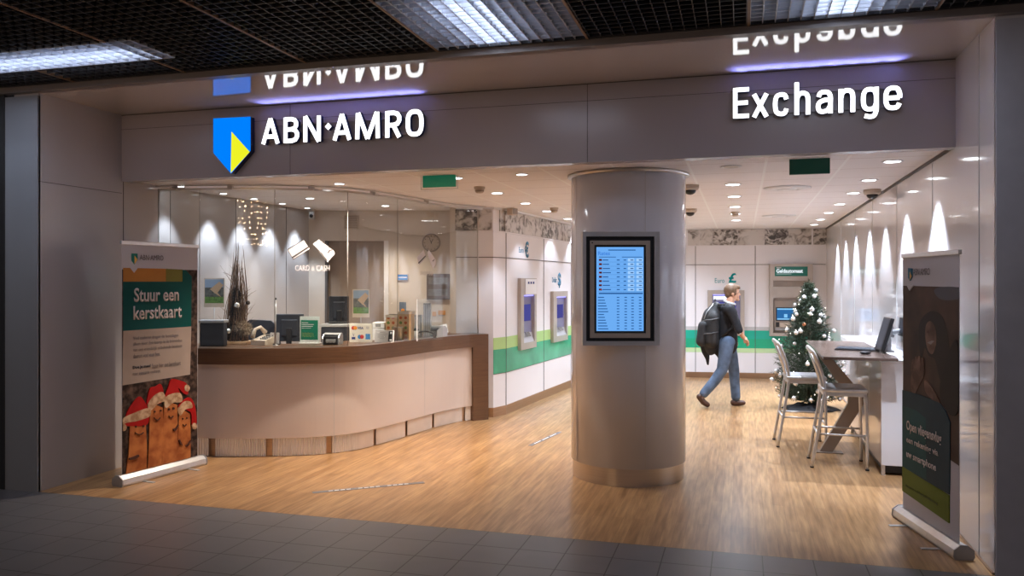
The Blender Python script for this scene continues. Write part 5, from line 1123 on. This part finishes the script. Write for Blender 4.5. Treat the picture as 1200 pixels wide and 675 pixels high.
# ================================================================== ROLL-UP BANNERS
def smooth_closed(pts, n=5):
    P = [Vector(p) for p in pts]; out = []; k = len(P)
    for i in range(k):
        a, b, c, d = P[i-1], P[i], P[(i+1) % k], P[(i+2) % k]
        for q in range(n):
            t = q/n; v = 0.5*((2*b)+(c-a)*t+(2*a-5*b+4*c-d)*t*t+(3*b-a-3*c+d)*t**3); out.append((v.x, v.y))
    return out
def banner(label, A, B, ztop):
    L = math.hypot(B[0]-A[0], B[1]-A[1]); loc, rz = wall_frame(A, B); t = thing('roll_up_banner', label, 'banner', loc, rz)
    MB().prism([(-0.05, 0.0), (0.05, 0.0), (0.06, 0.02), (0.055, 0.06), (0.02, 0.088), (-0.02, 0.088), (-0.055, 0.06), (-0.06, 0.02)], -0.035, L+0.05, 'x').done('base_cassette', m_alu, t)
    for x in (-0.045, L+0.05): MB().prism([(-0.054, -0.0), (0.054, -0.0), (0.064, 0.02), (0.06, 0.062), (0.02, 0.092), (-0.02, 0.092), (-0.06, 0.062), (-0.064, 0.02)], x, x+0.01, 'x').done('end_cap', m_greyp, t)
    for x in (L*.22, L*.82): MB().rbox(x-0.015, x+0.015, -0.17, 0.14, 0.0005, 0.006, 0.001, 1).done('foot_bar', m_silver, t)
    MB().rbox(-0.01, L+0.01, -0.012, 0.012, ztop-0.03, ztop, 0.004).done('top_rail', m_alu, t); MB().tube([(L*.5, 0.03, 0.085), (L*.5, 0.018, ztop-0.02)], 0.008, 8).done('rear_pole', m_silver, t)
    MB().box(0, L, -0.001, 0.001, 0.08, ztop-0.025).done('canvas', m_bcan, t); return t, L
m_bcan = M('banner_canvas', (0.46, 0.44, 0.465), 0.6, spec=0.2, vary=0.015, vscale=4)
class Print:
    def __init__(s, t, A, B): s.t, s.A, s.B, s.k = t, A, B, 1
    def pt(s, p): return online(p[0], p[1], s.A, s.B)
    def poly(s, name, mat, pts, zoom=None, sm=False, clip=None):
        if zoom: pts = zoomp(pts, *zoom)
        q = [s.pt(p) for p in pts]
        if sm: q = smooth_closed(q)
        if clip: q = [(min(max(x, clip[0]), clip[1]), max(z, clip[2])) for x, z in q]
        s.k += 1; y = -0.001-0.0004*s.k; return MB().prism(q, y, -0.0009, 'y').done(name, mat, s.t)
    def text(s, body, l, tp, bt, r, zoom, mat, bold=0.02, name='lettering'):
        (a, b), (c, d), (e, f) = zoomp([(l, tp), (l, bt), (r, bt)], *zoom); zt = s.pt((a, b))[1]; x0, zb_ = s.pt((c, d)); x1 = s.pt((e, f))[0]
        s.k += 1; return MB().text(body, x0, zb_, x1, zt, -0.001-0.0004*s.k, 0.0006, bold).done(name, mat, s.t)
def nmat(name, c1, c2, sc, pos=(0.4, 0.62), vor=False):
    m = M(name, c1, 0.6, spec=0.12); nt = m.node_tree; tc = nt.nodes.new('ShaderNodeTexCoord'); n = nt.nodes.new('ShaderNodeTexNoise'); n.inputs['Scale'].default_value = sc; n.inputs['Detail'].default_value = 3
    nt.links.new(tc.outputs['Object'], n.inputs[0]); r = nt.nodes.new('ShaderNodeValToRGB'); r.color_ramp.elements[0].position, r.color_ramp.elements[1].position = pos
    r.color_ramp.elements[0].color = (*c1, 1); r.color_ramp.elements[1].color = (*c2, 1); nt.links.new(n.outputs[0], r.inputs[0]); nt.links.new(r.outputs[0], nt.nodes['Principled BSDF'].inputs['Base Color']); return m
A = fl(142.5, 569); B = fl(231.5, 545.5); A, B = (A.x, A.y), (B.x, B.y)
t, L = banner('roll-up banner with teal heading and four fingers in red hats, left wall', A, B, 2.05)
P = Print(t, A, B); C1 = (135, 275, 6.75); C2 = (135, 370, 6.75); C3 = (125, 435, 4.82); cl = (0.004, L-0.004, 0.092)
m_dkp = nmat('dark_blurred_photo', (0.02, 0.012, 0.01), (0.13, 0.08, 0.06), 16, (0.42, 0.72)); m_or = M('banner_orange', (0.40, 0.165, 0.03), 0.6, spec=0.15, vary=0.04); m_ol = M('banner_olive', (0.17, 0.15, 0.025), 0.6, spec=0.15, vary=0.05); m_te = M('banner_teal', (0.0, 0.062, 0.056), 0.6, spec=0.15, vary=0.06)
m_bg = M('banner_beige', (0.32, 0.25, 0.21), 0.6, spec=0.15, vary=0.06, vscale=6); m_ink = pm('grey_ink', (0.13, 0.11, 0.11)); m_lt = pm('pale_letters', (0.52, 0.46, 0.45))
P.poly('dark_photo', m_dkp, [(140, 315.5), (235, 316.5), (235, 560), (139, 575)], clip=cl)
P.poly('orange_band', m_or, [(62, 262), (420, 270), (420, 374), (62, 374)], C1, clip=cl); P.poly('olive_band', m_ol, [(400, 270), (530, 275), (530, 374), (400, 374)], C1)
P.poly('white_notch', m_bcan, [(110, 255), (182, 258), (148, 302)], C1)
P.poly('teal_box', m_te, [(144, 330), (213.7, 330), (213.7, 316.2), (217.5, 316.6), (224.5, 324), (223.8, 382.6), (143.9, 387.9)], clip=cl)
P.poly('beige_box', m_bg, [(62, 120), (600, 85), (590, 465), (50, 552)], C2, clip=cl)
m_lg, m_ly = pm('logo_green', (0.02, 0.20, 0.16)), pm('logo_yellow', (0.66, 0.36, 0.08))
P.poly('shield_logo', m_lg, [(127, 148), (175, 150), (175, 200), (150, 235), (127, 205)], C1); P.poly('shield_logo_triangle', m_ly, [(150, 165), (174, 197), (150, 233)], C1)
P.text('ABN·AMRO', 190, 158, 200, 378, C1, m_ink, 0.0, 'logo_lettering')
P.text('Stuur een', 145, 422, 533, 500, C1, m_lt, 0.02, 'heading'); P.text('kerstkaart', 140, 565, 675, 522, C1, m_lt, 0.02, 'heading')
for k, (tx, r_) in enumerate((('Veel ouderen dragen de feestdagen', 495), ('alleen door. Een kaartje in de brievenbus', 525), ('van een vriendelijk onbekende betekent', 525), ('daarom veel voor hen.', 350))): P.text(tx, 138, 165+k*46, 200+k*46, r_, C2, m_ink, 0.0, 'small_lettering')
P.text('Doe je mee!', 135, 396, 430, 275, C2, pm('black_ink', (0.03, 0.03, 0.04)), 0.03, 'small_lettering'); P.text('Stuur hier een kerstkaart', 285, 380, 415, 513, C2, m_ink, 0.0, 'small_lettering'); P.text('naar eenzame ouderen.', 135, 445, 473, 355, C2, m_ink, 0.0, 'small_lettering')
m_fin = nmat('finger_print', (0.30, 0.085, 0.025), (0.48, 0.165, 0.05), 9); m_hat = M('red_hat_print', (0.33, 0.006, 0.006), 0.6, spec=0.15, vary=0.12, vscale=14); m_fur = nmat('cream_fur_print', (0.32, 0.18, 0.10), (0.55, 0.38, 0.24), 22); m_fd = pm('face_ink', (0.08, 0.03, 0.02))
for pts in ([(128, 300), (135, 285), (210, 282), (217, 300), (224, 430), (222, 600), (105, 640), (122, 450)], [(240, 215), (275, 190), (312, 205), (322, 330), (306, 560), (228, 600), (236, 400)], [(320, 195), (355, 175), (393, 190), (398, 330), (396, 540), (308, 590), (314, 400)], [(405, 250), (435, 222), (466, 240), (470, 350), (470, 520), (390, 560), (398, 400)]):
    P.poly('finger_print', m_fin, pts, C3, clip=cl)
for pts in ([(100, 262), (125, 205), (178, 143), (212, 175), (232, 222), (225, 300), (130, 310), (90, 300)], [(226, 190), (228, 140), (242, 95), (272, 85), (302, 73), (318, 130), (300, 180)], [(325, 160), (345, 85), (362, 45), (410, 52), (448, 72), (455, 128), (430, 125), (400, 95), (412, 150)], [(400, 205), (430, 165), (465, 148), (492, 190), (503, 290), (478, 305), (468, 230)]):
    P.poly('red_hat_print', m_hat, pts, C3, True, clip=cl)
for pts in ([(95, 262), (150, 235), (232, 208), (240, 252), (170, 280), (98, 295), (86, 335), (80, 300)], [(228, 185), (265, 135), (312, 118), (328, 165), (290, 180), (242, 222)], [(325, 150), (370, 125), (412, 125), (420, 172), (370, 178), (328, 208)], [(396, 215), (430, 172), (468, 172), (478, 205), (440, 215), (412, 250)]):
    P.poly('fur_brim_print', m_fur, pts, C3, True, clip=cl)
for c, r_ in (((449, 95), 15), ((490, 310), 14), ((92, 318), 15)):
    P.poly('pompom_print', m_fur, [(c[0]+r_*math.cos(a*.785), c[1]+1.3*r_*math.sin(a*.785)) for a in range(8)], C3, True, clip=cl)
def eye(cx, cy, r_): P.poly('face_print', m_fd, [(cx+r_*math.cos(a*1.05), cy+1.3*r_*math.sin(a*1.05)) for a in range(6)], C3)
def smile(x0, x1, y, dy): n = 6; u_ = [(x0+(x1-x0)*i/n, y+dy*math.sin(math.pi*i/n)) for i in range(n+1)]; P.poly('face_print', m_fd, u_+[(x, y_+5) for x, y_ in u_[::-1]], C3)
for e in ((160, 312, 5), (203, 309, 5), (266, 228, 5), (300, 222, 5), (346, 215, 6), (372, 210, 6), (424, 268, 4), (448, 264, 4)): eye(*e)
for e in ((155, 202, 343, 12), (262, 296, 260, 13), (345, 370, 250, 9), (424, 443, 297, 10)): smile(*e)
for pts in ([(368, 325), (382, 322), (398, 298), (400, 306), (386, 332), (372, 338)], [(405, 385), (418, 408), (422, 420), (408, 412), (400, 390)], [(437, 420), (452, 408), (466, 388), (468, 395), (456, 418), (440, 426)], [(120, 490), (150, 480), (172, 470), (176, 480), (150, 498), (122, 500)]): P.poly('arm_print', m_fd, pts, C3)

A = fl(1058.3, 608); B = fl(1124.5, 653); A, B = (A.x, A.y), (B.x, B.y)
t, L = banner('roll-up banner with brown portrait photo and teal panel by the right wall', A, B, 1.905)
P = Print(t, A, B); D1 = (1040, 280, 5.62); D2 = (1045, 440, 5.62); D3 = (1045, 540, 5.19); D4 = (1000, 280, 3.375); cl = (0.004, L-0.004, 0.092)
m_br = nmat('brown_photo', (0.035, 0.021, 0.016), (0.105, 0.06, 0.042), 3.5, (0.3, 0.75)); m_tb = M('blue_teal_panel', (0.012, 0.035, 0.05), 0.6, spec=0.15, vary=0.1); m_tg = M('teal_panel', (0.008, 0.06, 0.065), 0.6, spec=0.15, vary=0.1); m_li = M('lime_panel', (0.105, 0.14, 0.012), 0.6, spec=0.15, vary=0.06); m_sk = nmat('skin_print', (0.085, 0.045, 0.03), (0.21, 0.12, 0.085), 7)
P.poly('portrait_photo', m_br, [(1057, 334.8), (1127, 336.6), (1124.3, 546), (1057, 500)], clip=cl)
P.poly('grey_smear_print', pm('grey_smear', (0.085, 0.08, 0.085)), [(320, 205), (350, 190), (425, 195), (425, 235), (350, 240)], D4, True, clip=cl)
P.poly('hair_print', pm('dark_hair_print', (0.024, 0.015, 0.012)), [(262, 340), (285, 300), (320, 285), (355, 310), (375, 380), (385, 480), (372, 590), (345, 560), (325, 480), (300, 462), (284, 430), (272, 470), (262, 430)], D4, True)
P.poly('face_print', m_sk, [(288, 345), (305, 325), (325, 350), (330, 410), (315, 455), (297, 440), (287, 395)], D4, True)
P.poly('smile_print', pm('pale_teeth', (0.26, 0.21, 0.19)), [(294, 410), (312, 402), (322, 404), (308, 418)], D4)
P.poly('eye_print', m_fd, [(292, 368), (300, 364), (303, 368), (296, 372)], D4); P.poly('eye_print', m_fd, [(312, 362), (321, 360), (322, 365), (314, 368)], D4)
P.poly('hand_print', m_sk, [(236, 520), (262, 505), (284, 515), (280, 545), (262, 580), (245, 612), (230, 590)], D4, True)
for fx in ((240, 478, 236, 525), (251, 468, 249, 520), (263, 466, 262, 520), (276, 474, 276, 525)): P.poly('hand_print', m_sk, [(fx[0]-5, fx[1]+4), (fx[0], fx[1]-3), (fx[0]+5, fx[1]+4), (fx[2]+6, fx[3]), (fx[2]-6, fx[3])], D4, True)
P.poly('shadow_print', pm('dark_brown_print', (0.02, 0.013, 0.011)), [(345, 600), (375, 470), (410, 400), (424, 520), (418, 680), (380, 690)], D4, True, clip=cl)
P.poly('hand_print', m_sk, [(285, 560), (305, 575), (330, 615), (345, 650), (320, 640), (290, 605)], D4, True)
P.poly('blue_teal_panel', m_tb, [(1058.5, 457), (1080, 463), (1102, 472), (1109, 481), (1114.4, 495), (1114, 560), (1113.6, 579.5), (1056, 546)], clip=cl)
P.poly('teal_panel', m_tg, [(1058.2, 475), (1075, 481), (1086, 490), (1087, 562), (1056, 545.5)], clip=cl)
P.poly('lime_panel', m_li, [(55, 25), (355, 210), (355, 380), (50, 170)], D3, clip=cl)
P.poly('white_notch', m_bcan, [(133, 303), (178, 306), (152, 342)], D1)
P.poly('shield_logo', pm('logo_blue_green', (0.05, 0.16, 0.22)), [(143, 192), (168, 195), (168, 250), (155, 275), (143, 255)], D1); P.poly('shield_logo_triangle', m_ly, [(155, 215), (168, 245), (155, 274)], D1)
P.text('ABN·AMRO', 178, 195, 240, 290, D1, m_ink, 0.0, 'logo_lettering')
for k, (tx, tp, bt, r_) in enumerate((('Open vliegensvlug', 292, 375, 338), ('een rekening via', 398, 450, 316), ('uw smartphone', 490, 548, 303))): P.text(tx, 107, tp, bt, r_, D2, m_lt, 0.02, 'heading')
P.text('abnamro.nl/betaalrekening', 92, 138, 158, 290, D3, pm('dark_green_ink', (0.05, 0.07, 0.02)), 0.01, 'small_lettering')

# ================================================================== FAIRY LIGHT CURTAIN IN THE PASSAGE (seen mirrored in the curved glass)
fc = thing('fairy_light_curtain', 'curtain of warm fairy lights hanging in the passage opposite the shop', 'string lights', (-4.35, -0.6, 0)); m = MB(); wv = MB()
for i in range(24):
    x = -1.05+i*0.09; wv.tube([(x, 0, 3.3), (x, 0, 2.35+0.15*math.sin(i*2.1))], 0.002, 4)
    for k in range(9): m.ball((x+R.uniform(-.03, .03), R.uniform(-.02, .02), 3.2-k*0.1+R.uniform(-.02, .02)), 0.009, n=4)
wv.done('wires', m_blackp, fc); m.done('lamps', emit_mat('warm_fairy_lamps', (1.0, 0.62, 0.30), 170.0), fc); MB().rbox(-1.1, 1.1, -0.02, 0.02, 3.29, 3.33, 0.004).done('hanging_rail', m_grid, fc)
